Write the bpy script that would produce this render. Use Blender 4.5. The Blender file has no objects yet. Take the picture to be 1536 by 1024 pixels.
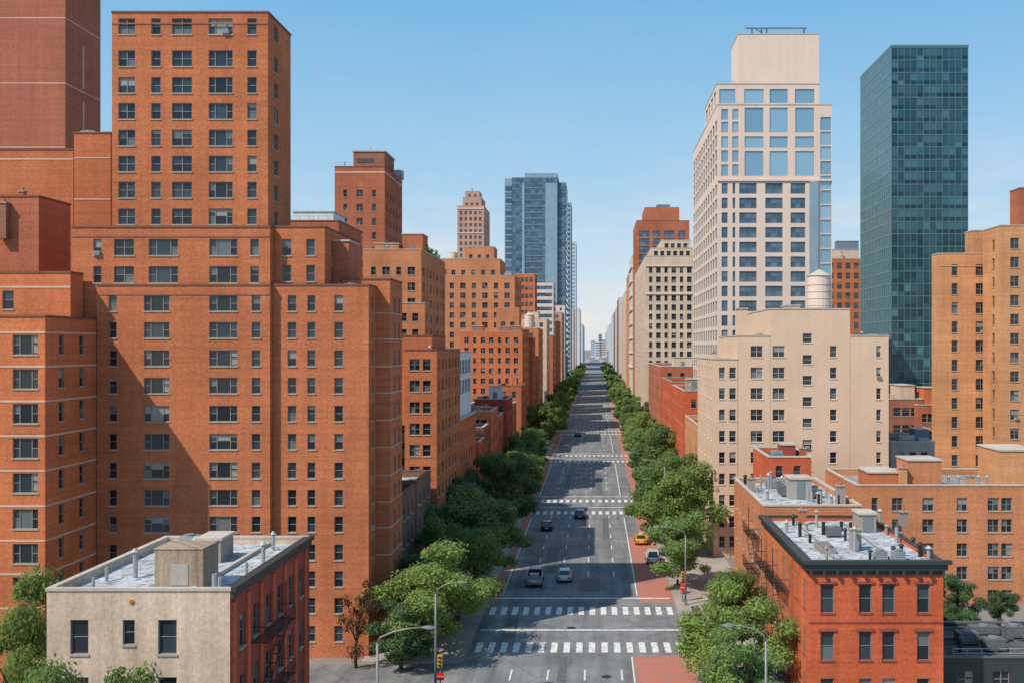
import bpy, math, random
from mathutils import Vector, Matrix
random.seed(11)
scene = bpy.context.scene
COL = scene.collection
F=1536.0; CX=893.0; CY=520.0; H=29.6
def PX(px,Y): return (px-CX)*Y/F
def PZ(py,Y): return H+(CY-py)*Y/F
def lerp(a,b,t): return a+(b-a)*t

# ------------------------------------------------------------------ materials
class NT:
    def __init__(s,name):
        s.m=bpy.data.materials.new(name); s.m.use_nodes=True
        s.t=s.m.node_tree; s.p=s.t.nodes['Principled BSDF']; s.out=s.t.nodes['Material Output']
    def n(s,typ,**kw):
        nd=s.t.nodes.new(typ)
        for k,v in kw.items(): setattr(nd,k,v)
        return nd
    def l(s,a,b): s.t.links.new(a,b)
    def math(s,op,a,b=None,c=None):
        nd=s.n('ShaderNodeMath',operation=op)
        for i,v in enumerate((a,b,c)):
            if v is None: continue
            if isinstance(v,(int,float)): nd.inputs[i].default_value=v
            else: s.l(v,nd.inputs[i])
        return nd.outputs[0]
    def noise(s,vec,scale,detail=3,rough=.55):
        nd=s.n('ShaderNodeTexNoise'); nd.inputs['Scale'].default_value=scale
        nd.inputs['Detail'].default_value=detail; nd.inputs['Roughness'].default_value=rough
        if vec is not None: s.l(vec,nd.inputs['Vector'])
        return nd.outputs['Fac']
    def rng(s,v,a,b,lo=.3,hi=.7):
        nd=s.n('ShaderNodeMapRange'); s.l(v,nd.inputs[0])
        nd.inputs[1].default_value=lo; nd.inputs[2].default_value=hi
        nd.inputs[3].default_value=a; nd.inputs[4].default_value=b
        return nd.outputs[0]
    def mix(s,f,a,b):
        nd=s.n('ShaderNodeMix',data_type='RGBA')
        if isinstance(f,(int,float)): nd.inputs[0].default_value=f
        else: s.l(f,nd.inputs[0])
        for i,v in ((6,a),(7,b)):
            if isinstance(v,tuple): nd.inputs[i].default_value=(*v[:3],1)
            else: s.l(v,nd.inputs[i])
        return nd.outputs[2]
    def scale(s,c,f):
        nd=s.n('ShaderNodeVectorMath',operation='SCALE'); 
        if isinstance(c,tuple): nd.inputs[0].default_value=c[:3]
        else: s.l(c,nd.inputs[0])
        if isinstance(f,(int,float)): nd.inputs['Scale'].default_value=f
        else: s.l(f,nd.inputs['Scale'])
        return nd.outputs[0]
    def base(s,c):
        if isinstance(c,tuple): s.p.inputs['Base Color'].default_value=(*c[:3],1)
        else: s.l(c,s.p.inputs['Base Color'])
    def set(s,rough=.9,spec=.3,metal=0):
        s.p.inputs['Roughness'].default_value=rough
        s.p.inputs['Specular IOR Level'].default_value=spec
        s.p.inputs['Metallic'].default_value=metal
        return s.m
    def wallvec(s):
        g=s.n('ShaderNodeNewGeometry'); sp=s.n('ShaderNodeSeparateXYZ'); s.l(g.outputs['Position'],sp.inputs[0])
        u=s.math('ADD',sp.outputs[0],sp.outputs[1]); cb=s.n('ShaderNodeCombineXYZ')
        s.l(u,cb.inputs[0]); s.l(sp.outputs[2],cb.inputs[1])
        st=s.n('ShaderNodeCombineXYZ'); s.l(s.math('MULTIPLY',u,1.3),st.inputs[0]); s.l(s.math('MULTIPLY',sp.outputs[2],.07),st.inputs[1])
        hz=s.n('ShaderNodeCombineXYZ'); s.l(s.math('MULTIPLY',u,.05),hz.inputs[0]); s.l(s.math('MULTIPLY',sp.outputs[2],2.6),hz.inputs[1])
        return g.outputs['Position'],cb.outputs[0],st.outputs[0],hz.outputs[0]

def brick(name,ca,cb,mortar=None,var=.18,streak=.12):
    t=NT(name); pos,uv,st,hz=t.wallvec()
    b=t.n('ShaderNodeTexBrick'); b.offset=.5
    mortar=mortar or tuple(lerp(x,.34,.28) for x in ca)
    for k,v in (('Color1',ca),('Color2',cb),('Mortar',mortar)): b.inputs[k].default_value=(*v,1)
    b.inputs['Scale'].default_value=1; b.inputs['Mortar Size'].default_value=.011
    b.inputs['Brick Width'].default_value=.24; b.inputs['Row Height'].default_value=.085
    t.l(uv,b.inputs['Vector'])
    n1=t.rng(t.noise(pos,.13,6,.65),1-var,1+var); n2=t.rng(t.noise(st,1,4,.65),1-streak,1+streak*.6)
    n3=t.rng(t.noise(uv,4.5,3,.7),.79,1.2); n4=t.rng(t.noise(hz,1,3,.7),.86,1.1)
    f=t.math('MULTIPLY',t.math('MULTIPLY',t.math('MULTIPLY',n1,n2),n3),n4)
    t.base(t.scale(b.outputs['Color'],f)); return t.set(.95,.08)

def stone(name,c,var=.12,streak=.12,fine=.1,rough=.9,spec=.15):
    t=NT(name); pos,uv,st,hz=t.wallvec()
    n1=t.rng(t.noise(pos,.2,4),1-var,1+var); n2=t.rng(t.noise(st,1,4,.65),1-streak,1+streak*.6)
    n3=t.rng(t.noise(pos,5,3,.7),1-fine,1+fine)
    t.base(t.scale(c,t.math('MULTIPLY',t.math('MULTIPLY',n1,n2),n3))); return t.set(rough,spec)

def plain(name,c,rough=.6,spec=.4,metal=0):
    t=NT(name); g=t.n('ShaderNodeNewGeometry')
    n=t.rng(t.noise(g.outputs['Position'],4,2),.92,1.06); t.base(t.scale(c,n)); return t.set(rough,spec,metal)

def glass(name,c0,c1,rough=.06,spec=.6,metal=0,c2=None,p=2.0,th=.92):
    t=NT(name); g=t.n('ShaderNodeNewGeometry'); oi=t.n('ShaderNodeObjectInfo')
    r=t.math('FRACT',t.math('ADD',g.outputs['Random Per Island'],oi.outputs['Random']))
    r2=t.math('POWER',r,p)
    c=t.mix(r2,c0,c1)
    if c2: c=t.mix(t.math('GREATER_THAN',r,th),c,c2)
    t.base(c); t.set(rough,spec,metal)
    n=t.noise(g.outputs['Position'],.9,1); bp=t.n('ShaderNodeBump'); bp.inputs['Strength'].default_value=.12; bp.inputs['Distance'].default_value=.06
    t.l(n,bp.inputs['Height']); t.l(bp.outputs[0],t.p.inputs['Normal']); return t.m

def roofmat(name,ca,cb,cc,sc=.35):
    t=NT(name); g=t.n('ShaderNodeNewGeometry'); p=g.outputs['Position']
    c=t.mix(t.rng(t.noise(p,sc,5,.65),0,1,.4,.6),ca,cb); c=t.mix(t.rng(t.noise(p,sc*3.1,5,.7),0,.9,.50,.62),c,cc)
    c=t.scale(c,t.rng(t.noise(p,6,2),.82,1.14)); t.base(c); return t.set(.85,.2)

def leafmat(name,dark,light):
    t=NT(name); g=t.n('ShaderNodeNewGeometry'); oi=t.n('ShaderNodeObjectInfo')
    f=t.math('MULTIPLY_ADD',g.outputs['Random Per Island'],.5,t.rng(t.noise(g.outputs['Position'],.5,3),0,.5))
    c=t.mix(f,dark,light); c=t.scale(c,t.math('MULTIPLY_ADD',oi.outputs['Random'],.5,.78)); t.base(c); t.set(.6,.2)
    tr=t.n('ShaderNodeBsdfTranslucent'); t.l(t.scale(c,1.6),tr.inputs[0])
    mx=t.n('ShaderNodeMixShader'); mx.inputs[0].default_value=.42
    t.l(t.p.outputs[0],mx.inputs[1]); t.l(tr.outputs[0],mx.inputs[2]); t.l(mx.outputs[0],t.out.inputs[0]); return t.m

M={}
M['brickA']=brick('brick_orange',(.53,.16,.056),(.44,.123,.044))
M['brickB']=brick('brick_bright_orange',(.59,.165,.052),(.50,.133,.042))
M['brickC']=brick('brick_russet',(.46,.135,.06),(.39,.105,.05))
M['brickD']=brick('brick_plum',(.42,.13,.068),(.35,.105,.057),var=.1)
M['brickE']=brick('brick_red_paint',(.60,.11,.033),(.52,.092,.028))
M['brickF']=brick('brick_dark_red',(.36,.065,.035),(.30,.055,.03))
M['brickG']=brick('brick_golden',(.62,.29,.125),(.55,.25,.105))
M['brickH']=brick('brick_brown',(.34,.13,.075),(.28,.105,.062))
M['brickI']=brick('brick_pale_orange',(.57,.22,.09),(.50,.18,.075))
M['brickJ']=brick('brick_haze_tinted',(.54,.31,.23),(.48,.27,.20))  # far brick, paled in its colour for distance haze
M['brownstone']=stone('brownstone',(.19,.125,.095))
M['tan']=stone('tan_masonry',(.67,.48,.35),var=.06,streak=.04,fine=.12)
M['beige']=stone('beige_stucco',(.60,.46,.35),var=.16,streak=.22,fine=.18)
M['cream']=stone('cream_stone',(.69,.55,.46),var=.05,streak=.04)
M['bone']=stone('bone_masonry',(.60,.47,.36))
M['white']=stone('white_render',(.62,.68,.74),var=.06)
M['greystone']=stone('grey_masonry',(.36,.33,.31))
M['brownrender']=stone('brown_weathered_render',(.33,.245,.18),var=.22,streak=.35,fine=.22)
M['hazeblue']=stone('haze_tinted_blue_facade',(.46,.55,.62),var=.06)  # pale blue stands in for distance haze, put into the wall colour
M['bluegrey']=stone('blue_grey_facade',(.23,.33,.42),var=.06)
M['hazetan']=stone('haze_tinted_tan_facade',(.64,.56,.50),var=.06)  # far tan wall, haze and lift of shaded faces painted into the colour
M['hazerose']=stone('haze_tinted_rose_facade',(.62,.47,.40),var=.06)  # far rose wall with distance haze painted in
M['slate']=stone('slate_panel',(.14,.20,.26),var=.06)
M['sill']=stone('sill_stone',(.38,.32,.26),streak=.05)
M['band']=stone('band_stone',(.58,.42,.32),streak=.05)
M['coping_dark']=stone('coping_brown',(.21,.10,.07))
M['coping_light']=stone('coping_light',(.48,.42,.36))
M['cornice']=stone('cornice_dark_paint',(.035,.045,.045),rough=.5,spec=.4)
M['concrete']=stone('concrete',(.32,.28,.245))
M['pave']=stone('pavement_concrete',(.34,.30,.275),var=.2,fine=.16)
M['frame']=plain('window_frame_pale',(.27,.255,.235))
M['frame_dark']=plain('window_frame_dark',(.06,.065,.07))
M['frame_blue']=plain('window_frame_slate',(.17,.20,.22))
M['frame_white']=plain('window_frame_white',(.5,.48,.45))
M['blind']=plain('window_blind',(.27,.27,.26),.3,.5)
M['ac']=plain('air_conditioner_casing',(.38,.37,.35))
M['glass']=glass('window_glass',(.010,.015,.02),(.045,.07,.085),c2=(.12,.14,.14))
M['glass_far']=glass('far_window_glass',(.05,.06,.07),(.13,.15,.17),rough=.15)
M['glass_haze']=glass('haze_tinted_window_glass',(.20,.27,.33),(.30,.38,.44),rough=.2)  # far window colour lightened to paint in the haze
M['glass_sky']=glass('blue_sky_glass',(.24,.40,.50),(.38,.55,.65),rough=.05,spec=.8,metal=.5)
M['glass_teal']=glass('teal_curtain_glass',(.018,.065,.085),(.055,.155,.185),rough=.05,spec=.6,metal=.2,p=1.2)
M['glass_tealdark']=glass('teal_glass_dark_reflection',(.008,.03,.042),(.03,.095,.118),rough=.05,spec=.45,metal=.12,c2=(.06,.17,.195),p=1.4,th=.95)  # darker teal paints a reflection of dark surroundings on the lower floors
M['glass_teal_lit']=glass('teal_glass_lit_side',(.05,.15,.18),(.08,.19,.22),rough=.12,spec=.6,metal=.2,p=1.4)  # lighter glass for the sunward face, brightness put into the colour
M['glass_slate']=glass('slate_curtain_glass',(.045,.10,.15),(.12,.21,.29),rough=.08,spec=.6,metal=.2)
M['mull_teal']=plain('teal_mullion',(.085,.175,.20),.4,.5)
M['mull_lit']=plain('lit_side_mullion',(.17,.27,.29),.4,.5)  # mullions lightened in colour for the same sunlit face
M['roof']=roofmat('roof_gravel',(.24,.23,.22),(.34,.325,.31),(.15,.145,.14))
M['roof_silver']=roofmat('roof_silver_coating',(.34,.36,.39),(.52,.54,.56),(.14,.145,.155),.4)
M['roof_dark']=roofmat('roof_tar',(.05,.055,.06),(.09,.09,.095),(.15,.15,.15))
M['metal']=plain('galvanised_metal',(.36,.37,.38),.45,.5,.3)
M['metal_dark']=plain('dull_grey_metal',(.13,.135,.14),.6,.4,.2)
M['iron']=plain('black_iron',(.018,.018,.02),.55,.4)
M['terracotta']=plain('terracotta',(.5,.12,.05))
M['leaf']=leafmat('leaf_green',(.06,.12,.04),(.23,.33,.105))
M['leaf_yel']=leafmat('leaf_yellow_green',(.08,.135,.036),(.29,.37,.105))
M['leaf_mid']=leafmat('leaf_olive_green',(.072,.125,.034),(.27,.34,.095))
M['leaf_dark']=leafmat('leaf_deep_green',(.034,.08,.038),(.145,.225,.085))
M['leaf_plum']=leafmat('leaf_copper',(.03,.02,.014),(.10,.055,.03))
M['bark']=stone('bark',(.10,.075,.055),fine=.3)
M['tyre']=plain('tyre_rubber',(.015,.015,.016),.8,.2)
M['rim']=plain('wheel_rim',(.4,.41,.42),.3,.6,.7)
M['carglass']=plain('car_glass',(.012,.016,.02),.05,.8)
M['headlamp']=plain('lamp_lens',(.65,.65,.62),.1,.7)
M['taillamp']=plain('tail_lens',(.45,.02,.015),.15,.6)
def paint(name,c,metal=.2):
    m=plain(name,c,.28,.6,metal); m.node_tree.nodes['Principled BSDF'].inputs['Coat Weight'].default_value=.6; return m
for k,c in (('silver',(.42,.43,.45)),('whitep',(.68,.68,.66)),('black',(.02,.021,.024)),('navy',(.025,.035,.06)),('taxi',(.72,.36,.012)),('greyp',(.24,.25,.26))):
    M[k]=paint('car_paint_'+k,c)
M['signal_yellow']=plain('signal_housing_yellow',(.60,.33,.02),.4,.5)
M['signal_red']=plain('signal_lens_red',(.70,.03,.015),.2,.6)
M['signal_amber']=plain('signal_lens_amber',(.35,.16,.02),.2,.6)
M['signal_green']=plain('signal_lens_green',(.02,.12,.06),.2,.6)
M['orange']=plain('orange_plastic',(.70,.16,.02),.5,.4)
M['steel']=plain('lamp_post_steel',(.20,.205,.21),.5,.4,.2)
M['binblue']=plain('box_blue',(.03,.07,.20),.4,.5)
M['bingreen']=plain('bin_green',(.03,.08,.045),.5,.4)

def roadmat():
    t=NT('asphalt'); g=t.n('ShaderNodeNewGeometry'); p=g.outputs['Position']
    mp=t.n('ShaderNodeMapping'); mp.inputs['Scale'].default_value=(1,.05,1); t.l(p,mp.inputs[0])
    f=t.math('MULTIPLY',t.rng(t.noise(mp.outputs[0],.8,4),.74,1.24),t.rng(t.noise(p,.2,5,.65),.72,1.26))
    f=t.math('MULTIPLY',f,t.rng(t.noise(p,7,2),.85,1.12))
    vo=t.n('ShaderNodeTexVoronoi',feature='DISTANCE_TO_EDGE'); vo.inputs['Scale'].default_value=.16; t.l(p,vo.inputs['Vector'])
    cr=t.rng(vo.outputs[0],.72,1,.0,.02)
    t.base(t.scale((.182,.183,.186),t.math('MULTIPLY',f,cr))); return t.set(.85,.25)
M['road']=roadmat()
def markmat(name,c,lo,a=.34,b=.52,sc=1.7):
    t=NT(name); g=t.n('ShaderNodeNewGeometry'); p=g.outputs['Position']
    w=t.rng(t.noise(p,sc,6,.75),0,1,a,b)
    t.base(t.mix(w,lo,c)); return t.set(.8,.3)
M['mark']=markmat('road_paint_white',(.66,.65,.62),(.26,.26,.26))
M['redlane']=markmat('bus_lane_red',(.46,.15,.10),(.28,.17,.145),.36,.58,.7)
M['patch']=markmat('tar_patch',(.10,.102,.106),(.15,.15,.155))
M['ground']=stone('city_ground',(.22,.205,.195))

# ------------------------------------------------------------------ mesh builder
class MB:
    def __init__(s): s.v=[];s.f=[];s.m=[];s.mats=[];s.X=None
    def mi(s,mat):
        mat=M[mat] if isinstance(mat,str) else mat
        if mat not in s.mats: s.mats.append(mat)
        return s.mats.index(mat)
    def pv(s,p):
        p=Vector(p)
        if s.X is not None: p=s.X@p
        s.v.append(tuple(p)); return len(s.v)-1
    def face(s,pts,mat):
        s.f.append([s.pv(p) for p in pts]); s.m.append(s.mi(mat))
    def box(s,x0,x1,y0,y1,z0,z1,mat):
        i=[s.pv(p) for p in ((x0,y0,z0),(x1,y0,z0),(x1,y1,z0),(x0,y1,z0),(x0,y0,z1),(x1,y0,z1),(x1,y1,z1),(x0,y1,z1))]
        k=s.mi(mat)
        for q in ((0,3,2,1),(4,5,6,7),(0,1,5,4),(1,2,6,5),(2,3,7,6),(3,0,4,7)):
            s.f.append([i[j] for j in q]); s.m.append(k)
    def loft(s,rings,mat,caps=True,closed=True):
        k=s.mi(mat); idx=[[s.pv(p) for p in r] for r in rings]; n=len(rings[0])
        for a,b in zip(idx,idx[1:]):
            for j in range(n if closed else n-1):
                s.f.append([a[j],a[(j+1)%n],b[(j+1)%n],b[j]]); s.m.append(k)
        if caps:
            s.f.append(idx[0][::-1]); s.m.append(k); s.f.append(idx[-1]); s.m.append(k)
    def cyl(s,cx,cy,z0,z1,r0,r1,mat,n=12):
        s.loft([[(cx+r*math.cos(2*math.pi*j/n),cy+r*math.sin(2*math.pi*j/n),z) for j in range(n)] for r,z in ((r0,z0),(r1,z1))],mat)
    def tube(s,pts,rad,mat,n=6):
        pts=[Vector(p) for p in pts]; rings=[]
        if not isinstance(rad,(list,tuple)): rad=[rad]*len(pts)
        for i,p in enumerate(pts):
            d=(pts[min(i+1,len(pts)-1)]-pts[max(i-1,0)]).normalized()
            a=d.cross(Vector((0.13,.31,.94)) if abs(d.z)<.9 else Vector((1,0.1,0))).normalized(); b=d.cross(a)
            rings.append([p+(a*math.cos(2*math.pi*j/n)+b*math.sin(2*math.pi*j/n))*rad[i] for j in range(n)])
        s.loft(rings,mat)
    def mesh(s,name,smooth=False):
        me=bpy.data.meshes.new(name); me.from_pydata(s.v,[],s.f)
        for m in s.mats: me.materials.append(m)
        me.polygons.foreach_set('material_index',s.m)
        if smooth: me.polygons.foreach_set('use_smooth',[True]*len(s.f))
        me.update(); return me
    def build(s,name,parent=None,smooth=False,world=True):
        o=bpy.data.objects.new(name,s.mesh(name,smooth)); COL.objects.link(o)
        if parent is not None:
            o.parent=parent
            if world: o.location=-parent.location
        return o
def empty(name,loc,label,cat,group=None):
    o=bpy.data.objects.new(name,None); COL.objects.link(o); o.location=loc; o.empty_display_size=.3
    o['label']=label; o['category']=cat
    if group: o['group']=group
    return o
def tag(o,label=None,cat=None,group=None,kind=None):
    for k,v in (('label',label),('category',cat),('group',group),('kind',kind)):
        if v: o[k]=v
    return o

# ------------------------------------------------------------------ windows
def win_geo(fr,gl,w,h,style,rec,fm,gm,sill,var,sm='sill'):
    """x across, y inward (glass at 0), z up from the bottom of the opening; fr takes frame and sill, gl takes glass"""
    d=.06; b=.06 if style!='plain' else .05
    if style in ('triple','pair','double','single','grid'):
        fr.box(-w/2,-w/2+b,-d,-.002,0,h,fm); fr.box(w/2-b,w/2,-d,-.002,0,h,fm)
        fr.box(-w/2+b,w/2-b,-d,-.002,h-b,h,fm); fr.box(-w/2+b,w/2-b,-d,-.002,0,b,fm)
    if style=='triple': xs=[-w/2,-w*.24,w*.24,w/2]
    elif style=='pair': xs=[-w/2,0,w/2]
    elif style=='grid': xs=[-w/2,-w/6,w/6,w/2]
    else: xs=[-w/2,w/2]
    for x in xs[1:-1]: fr.box(x-b/2,x+b/2,-d-.004,-.002,b,h-b,fm)
    for i in range(len(xs)-1):
        rail = style in('double','pair','plain') or (style=='triple' and i!=1) or style=='grid'
        zs=[0,h*.5,h] if rail else [0,h]
        if rail:
            e0=b if i==0 else b/2; e1=b if i==len(xs)-2 else b/2
            fr.box(xs[i]+e0+.002,xs[i+1]-e1-.002,-d*.8,-.002,h*.5-b*.4,h*.5+b*.4,fm)
        for j in range(len(zs)-1):
            z0,z1=zs[j],zs[j+1]
            bl=0
            if var in(1,4) and j==len(zs)-2: bl=.95
            if var==2: bl=.45 if j==len(zs)-2 else 0
            if var==3 and i==len(xs)//2: bl=.8
            if style=='plain' and var==1: bl=.6
            if style=='single': bl=0
            zc=z1-(z1-z0)*bl
            if zc>z0+.01: gl.face([(xs[i],0,z0),(xs[i+1],0,z0),(xs[i+1],0,zc),(xs[i],0,zc)],gm)
            if bl: gl.face([(xs[i],0,zc),(xs[i+1],0,zc),(xs[i+1],0,z1),(xs[i],0,z1)],'blind')
    if sill: fr.box(-w/2-.07,w/2+.07,-rec-.07,-.003,-.10,.018,sm)
    if var==4 and sill:
        x=w*.22 if style in('triple','pair') else 0
        fr.box(x-.3,x+.3,-rec-.25,-.01,.03,.42,'ac'); fr.box(x-.25,x+.25,-rec-.265,-rec-.252,.07,.38,'frame_blue')
WM={}
def win_meshes(w,h,style,rec,fm,gm,sill,var,near,sm):
    key=(round(w,2),round(h,2),style,rec,fm,gm,sill,var,near,sm)
    if key not in WM:
        fr=MB(); gl=MB() if near else fr
        win_geo(fr,gl,round(w,2),round(h,2),style,rec,fm,gm,sill,var,sm)
        WM[key]=(fr.mesh('window'),gl.mesh('pane') if near else None)
    return WM[key]
DIR={'S':(Vector((1,0,0)),0),'E':(Vector((0,1,0)),math.pi/2),'W':(Vector((0,-1,0)),-math.pi/2),'N':(Vector((-1,0,0)),math.pi)}
ZUP=Vector((0,0,1))
def facade(mb,org,u,L,z0,z1,ops,rec,wm):
    n=u.cross(ZUP); us=sorted({0.0,round(L,4)}|{round(o[0],4) for o in ops}|{round(o[1],4) for o in ops})
    zs=sorted({round(z0,4),round(z1,4)}|{round(o[2],4) for o in ops}|{round(o[3],4) for o in ops})
    ui={v:i for i,v in enumerate(us)}; zi={v:i for i,v in enumerate(zs)}; hole=set()
    for o in ops:
        for i in range(ui[round(o[0],4)],ui[round(o[1],4)]):
            for j in range(zi[round(o[2],4)],zi[round(o[3],4)]): hole.add((i,j))
    def P(a,z,d=0): return (org.x+u.x*a-n.x*d,org.y+u.y*a-n.y*d,z)
    for j in range(len(zs)-1):
        i=0
        while i<len(us)-1:
            if (i,j) in hole: i+=1; continue
            k=i
            while k<len(us)-1 and (k,j) not in hole: k+=1
            mb.face([P(us[i],zs[j]),P(us[k],zs[j]),P(us[k],zs[j+1]),P(us[i],zs[j+1])],wm); i=k
    for a,b,c,d in [o[:4] for o in ops]:
        mb.face([P(a,c),P(b,c),P(b,c,rec),P(a,c,rec)],wm); mb.face([P(a,d,rec),P(b,d,rec),P(b,d),P(a,d)],wm)
        mb.face([P(a,c),P(a,c,rec),P(a,d,rec),P(a,d)],wm); mb.face([P(b,c,rec),P(b,c),P(b,d),P(b,d,rec)],wm)

def T(x0,x1,y0,y1,z0,z1,S=None,E=None,W=None,par=.8,m=None,mS=None,mE=None,mW=None,cop=True):
    return dict(x0=x0,x1=x1,y0=y0,y1=y1,z0=z0,z1=z1,S=S,E=E,W=W,par=par,m=m,mS=mS,mE=mE,mW=mW,cop=cop)
def rows(z0,z1,p,h):
    r=[]; z=z0
    while z+p<=z1+.01: r.append((z+(p-h)*.45,h)); z+=p
    return r
def auto(L,n,w,st,z0,z1,p,h,m=.7):
    step=(L-2*m)/n
    sts=st if isinstance(st,list) else [st]; ws=w if isinstance(w,list) else [w]
    return [([(m+(i+.5)*step,ws[i%len(ws)],sts[i%len(sts)]) for i in range(n)],rows(z0,z1,p,h))]
def pcols(lst,Y,x0): return [(PX(a,Y)-x0,w*Y/F,s) for a,w,s in lst]
def prows(lst,hp,Y): return [(PZ(y+hp/2,Y),hp*Y/F) for y in lst]

BR=random.Random(5)
class Bld:
    def __init__(s,name,label,cat,tiers,wall,frame='frame',gl='glass',sill=True,near=False,roof='roof',coping='coping_dark',rec=.18,cap=100,group=None,blind=.18,sm='sill',gl2=None):
        x=sum(t['x0']+t['x1'] for t in tiers[:1])/2; y=tiers[0]['y0']
        s.r=empty(name,(x,y,0),label,cat,group); s.tiers=tiers
        wb=MB(); wins=[]
        for t in tiers:
            rb=MB(); cb=MB()
            x0,x1,y0,y1,z0,z1=[t[k] for k in('x0','x1','y0','y1','z0','z1')]; wm=t['m'] or wall
            orgs={'S':(Vector((x0,y0,0)),x1-x0),'E':(Vector((x1,y0,0)),y1-y0),'W':(Vector((x0,y1,0)),y1-y0),'N':(Vector((x1,y1,0)),x1-x0)}
            for fc in 'SEWN':
                ops=[]; org,L=orgs[fc]; u,rot=DIR[fc]; n=u.cross(ZUP)
                for cols,rws in (t.get(fc) or []):
                    for (uc,w,st) in cols:
                        if uc-w/2<.05 or uc+w/2>L-.05: continue
                        for (zb,h) in rws:
                            if zb<z0+.05 or zb+h>z1-.12: continue
                            ops.append((uc-w/2,uc+w/2,zb,zb+h,st))
                facade(wb,org,u,L,z0,z1,ops,rec,(t.get('m'+fc) or wm) if fc!='N' else wm)
                for a,b,c,d,st in ops:
                    p=org+u*((a+b)/2)-n*rec; p.z=c
                    wins.append((p,rot,round(b-a,2),round(d-c,2),st,fc))
            pr=t['par']; th=.3
            rb.face([(x0+th,y0+th,z1-pr),(x1-th,y0+th,z1-pr),(x1-th,y1-th,z1-pr),(x0+th,y1-th,z1-pr)],roof)
            a,b,c,d=(x0+th,y0+th),(x1-th,y0+th),(x1-th,y1-th),(x0+th,y1-th)
            for p,q in ((b,a),(c,b),(d,c),(a,d)):
                wb.face([(p[0],p[1],z1-pr),(q[0],q[1],z1-pr),(q[0],q[1],z1),(p[0],p[1],z1)],wm)
            A,B,C,D=(x0,y0),(x1,y0),(x1,y1),(x0,y1)
            for (p,q,r2,q2) in ((A,B,b,a),(B,C,c,b),(C,D,d,c),(D,A,a,d)):
                wb.face([(p[0],p[1],z1),(q[0],q[1],z1),(r2[0],r2[1],z1),(q2[0],q2[1],z1)],wm)
            if t['cop']:
                e=.07; zl,zh=z1-.10,z1+.07; ce=t.get('copE') or coping
                cb.box(x0-e,x1+e,y0-e,y0+th+.03,zl,zh,coping); cb.box(x0-e,x1+e,y1-th-.03,y1+e,zl,zh,coping)
                cb.box(x0-e,x0+th+.03,y0+th+.033,y1-th-.033,zl,zh,coping); cb.box(x1-th-.03,x1+e,y0+th+.033,y1-th-.033,zl,zh,ce)
            ro=rb.build('roof',s.r)
            if cb.f: cb.build('coping',s.r)
        wb.build('wall',s.r)
        def vis(p):
            px=CX+F*p[0].x/p[0].y; py=CY-F*(p[0].z-H)/p[0].y
            inn= -20<px<1556 and -20<py<1030
            face=1.0 if p[5]=='S' else abs(p[0].x)/p[0].y
            return (1 if inn else 0, p[2]*p[3]*face/p[0].y**2)
        wins.sort(key=vis,reverse=True)
        rest=MB()
        for i,(p,rot,w,h,st,fc) in enumerate(wins):
            q=BR.random(); var=0
            if q<blind: var=BR.choice((1,2,2,3))
            elif near and q<blind+.025 and st!='plain': var=4
            g_=gl2 if gl2 and st=='single' else gl
            if i<cap:
                me,pm=win_meshes(w,h,st,rec,frame,g_,sill,var,near,sm)
                o=bpy.data.objects.new('window',me); COL.objects.link(o); o.parent=s.r; o.location=p-s.r.location; o.rotation_euler.z=rot
                if pm:
                    g=bpy.data.objects.new('pane',pm); COL.objects.link(g); g.parent=o
            else:
                rest.X=Matrix.Translation(p)@Matrix.Rotation(rot,4,'Z')
                win_geo(rest,rest,w,h,st,rec,frame,g_,sill,var,sm)
        if rest.f: tag(rest.build('windows',s.r),kind='stuff')
    def part(s,name,mb,smooth=False): return mb.build(name,s.r,smooth)
    def chimney(s,x,y,z,w,d,h,mat='brickC'):
        b=MB(); b.box(x-w/2,x+w/2,y-d/2,y+d/2,z,z+h,mat); b.box(x-w/2-.08,x+w/2+.08,y-d/2-.08,y+d/2+.08,z+h,z+h+.14,'concrete')
        b.cyl(x,y,z+h+.14,z+h+.45,.16,.14,'terracotta',8); s.part('chimney',b)
    def bulkhead(s,x0,x1,y0,y1,z,h,mat='brickC',door=True):
        b=MB(); b.box(x0,x1,y0,y1,z,z+h,mat); b.box(x0-.12,x1+.12,y0-.12,y1+.12,z+h,z+h+.18,'coping_light'); 
        o=s.part('bulkhead',b)
        if door:
            d=MB(); xm=(x0+x1)/2; d.box(xm-.45,xm+.45,y0-.05,y0-.003,z+.05,z+min(2.0,h-.2),'frame_blue'); s.part('door',d)
    def unit(s,x,y,z,w=1.4,d=1.1,h=1.0,mat='metal'):
        b=MB(); b.box(x-w/2,x+w/2,y-d/2,y+d/2,z+.15,z+h,mat)
        for sx in(-1,1): b.box(x+sx*w*.38-.06,x+sx*w*.38+.06,y-d/2+.05,y+d/2-.05,z,z+.15,'iron')
        b.cyl(x,y,z+h,z+h+.12,min(w,d)*.36,min(w,d)*.36,'frame_blue',12)
        for k in range(4): b.box(x-w/2+.1,x+w/2-.1,y-d/2-.02,y-d/2-.003,z+.3+k*.16,z+.36+k*.16,'frame_blue')
        s.part('air_conditioner',b)
    def pipe(s,x,y,z,h=1.0,r=.11,hood=True,mat='metal'):
        b=MB(); b.cyl(x,y,z,z+h,r,r,mat,8)
        if hood: b.cyl(x,y,z+h,z+h+.22,r*1.9,r*.6,mat,8)
        s.part('vent_pipe',b)
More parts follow.
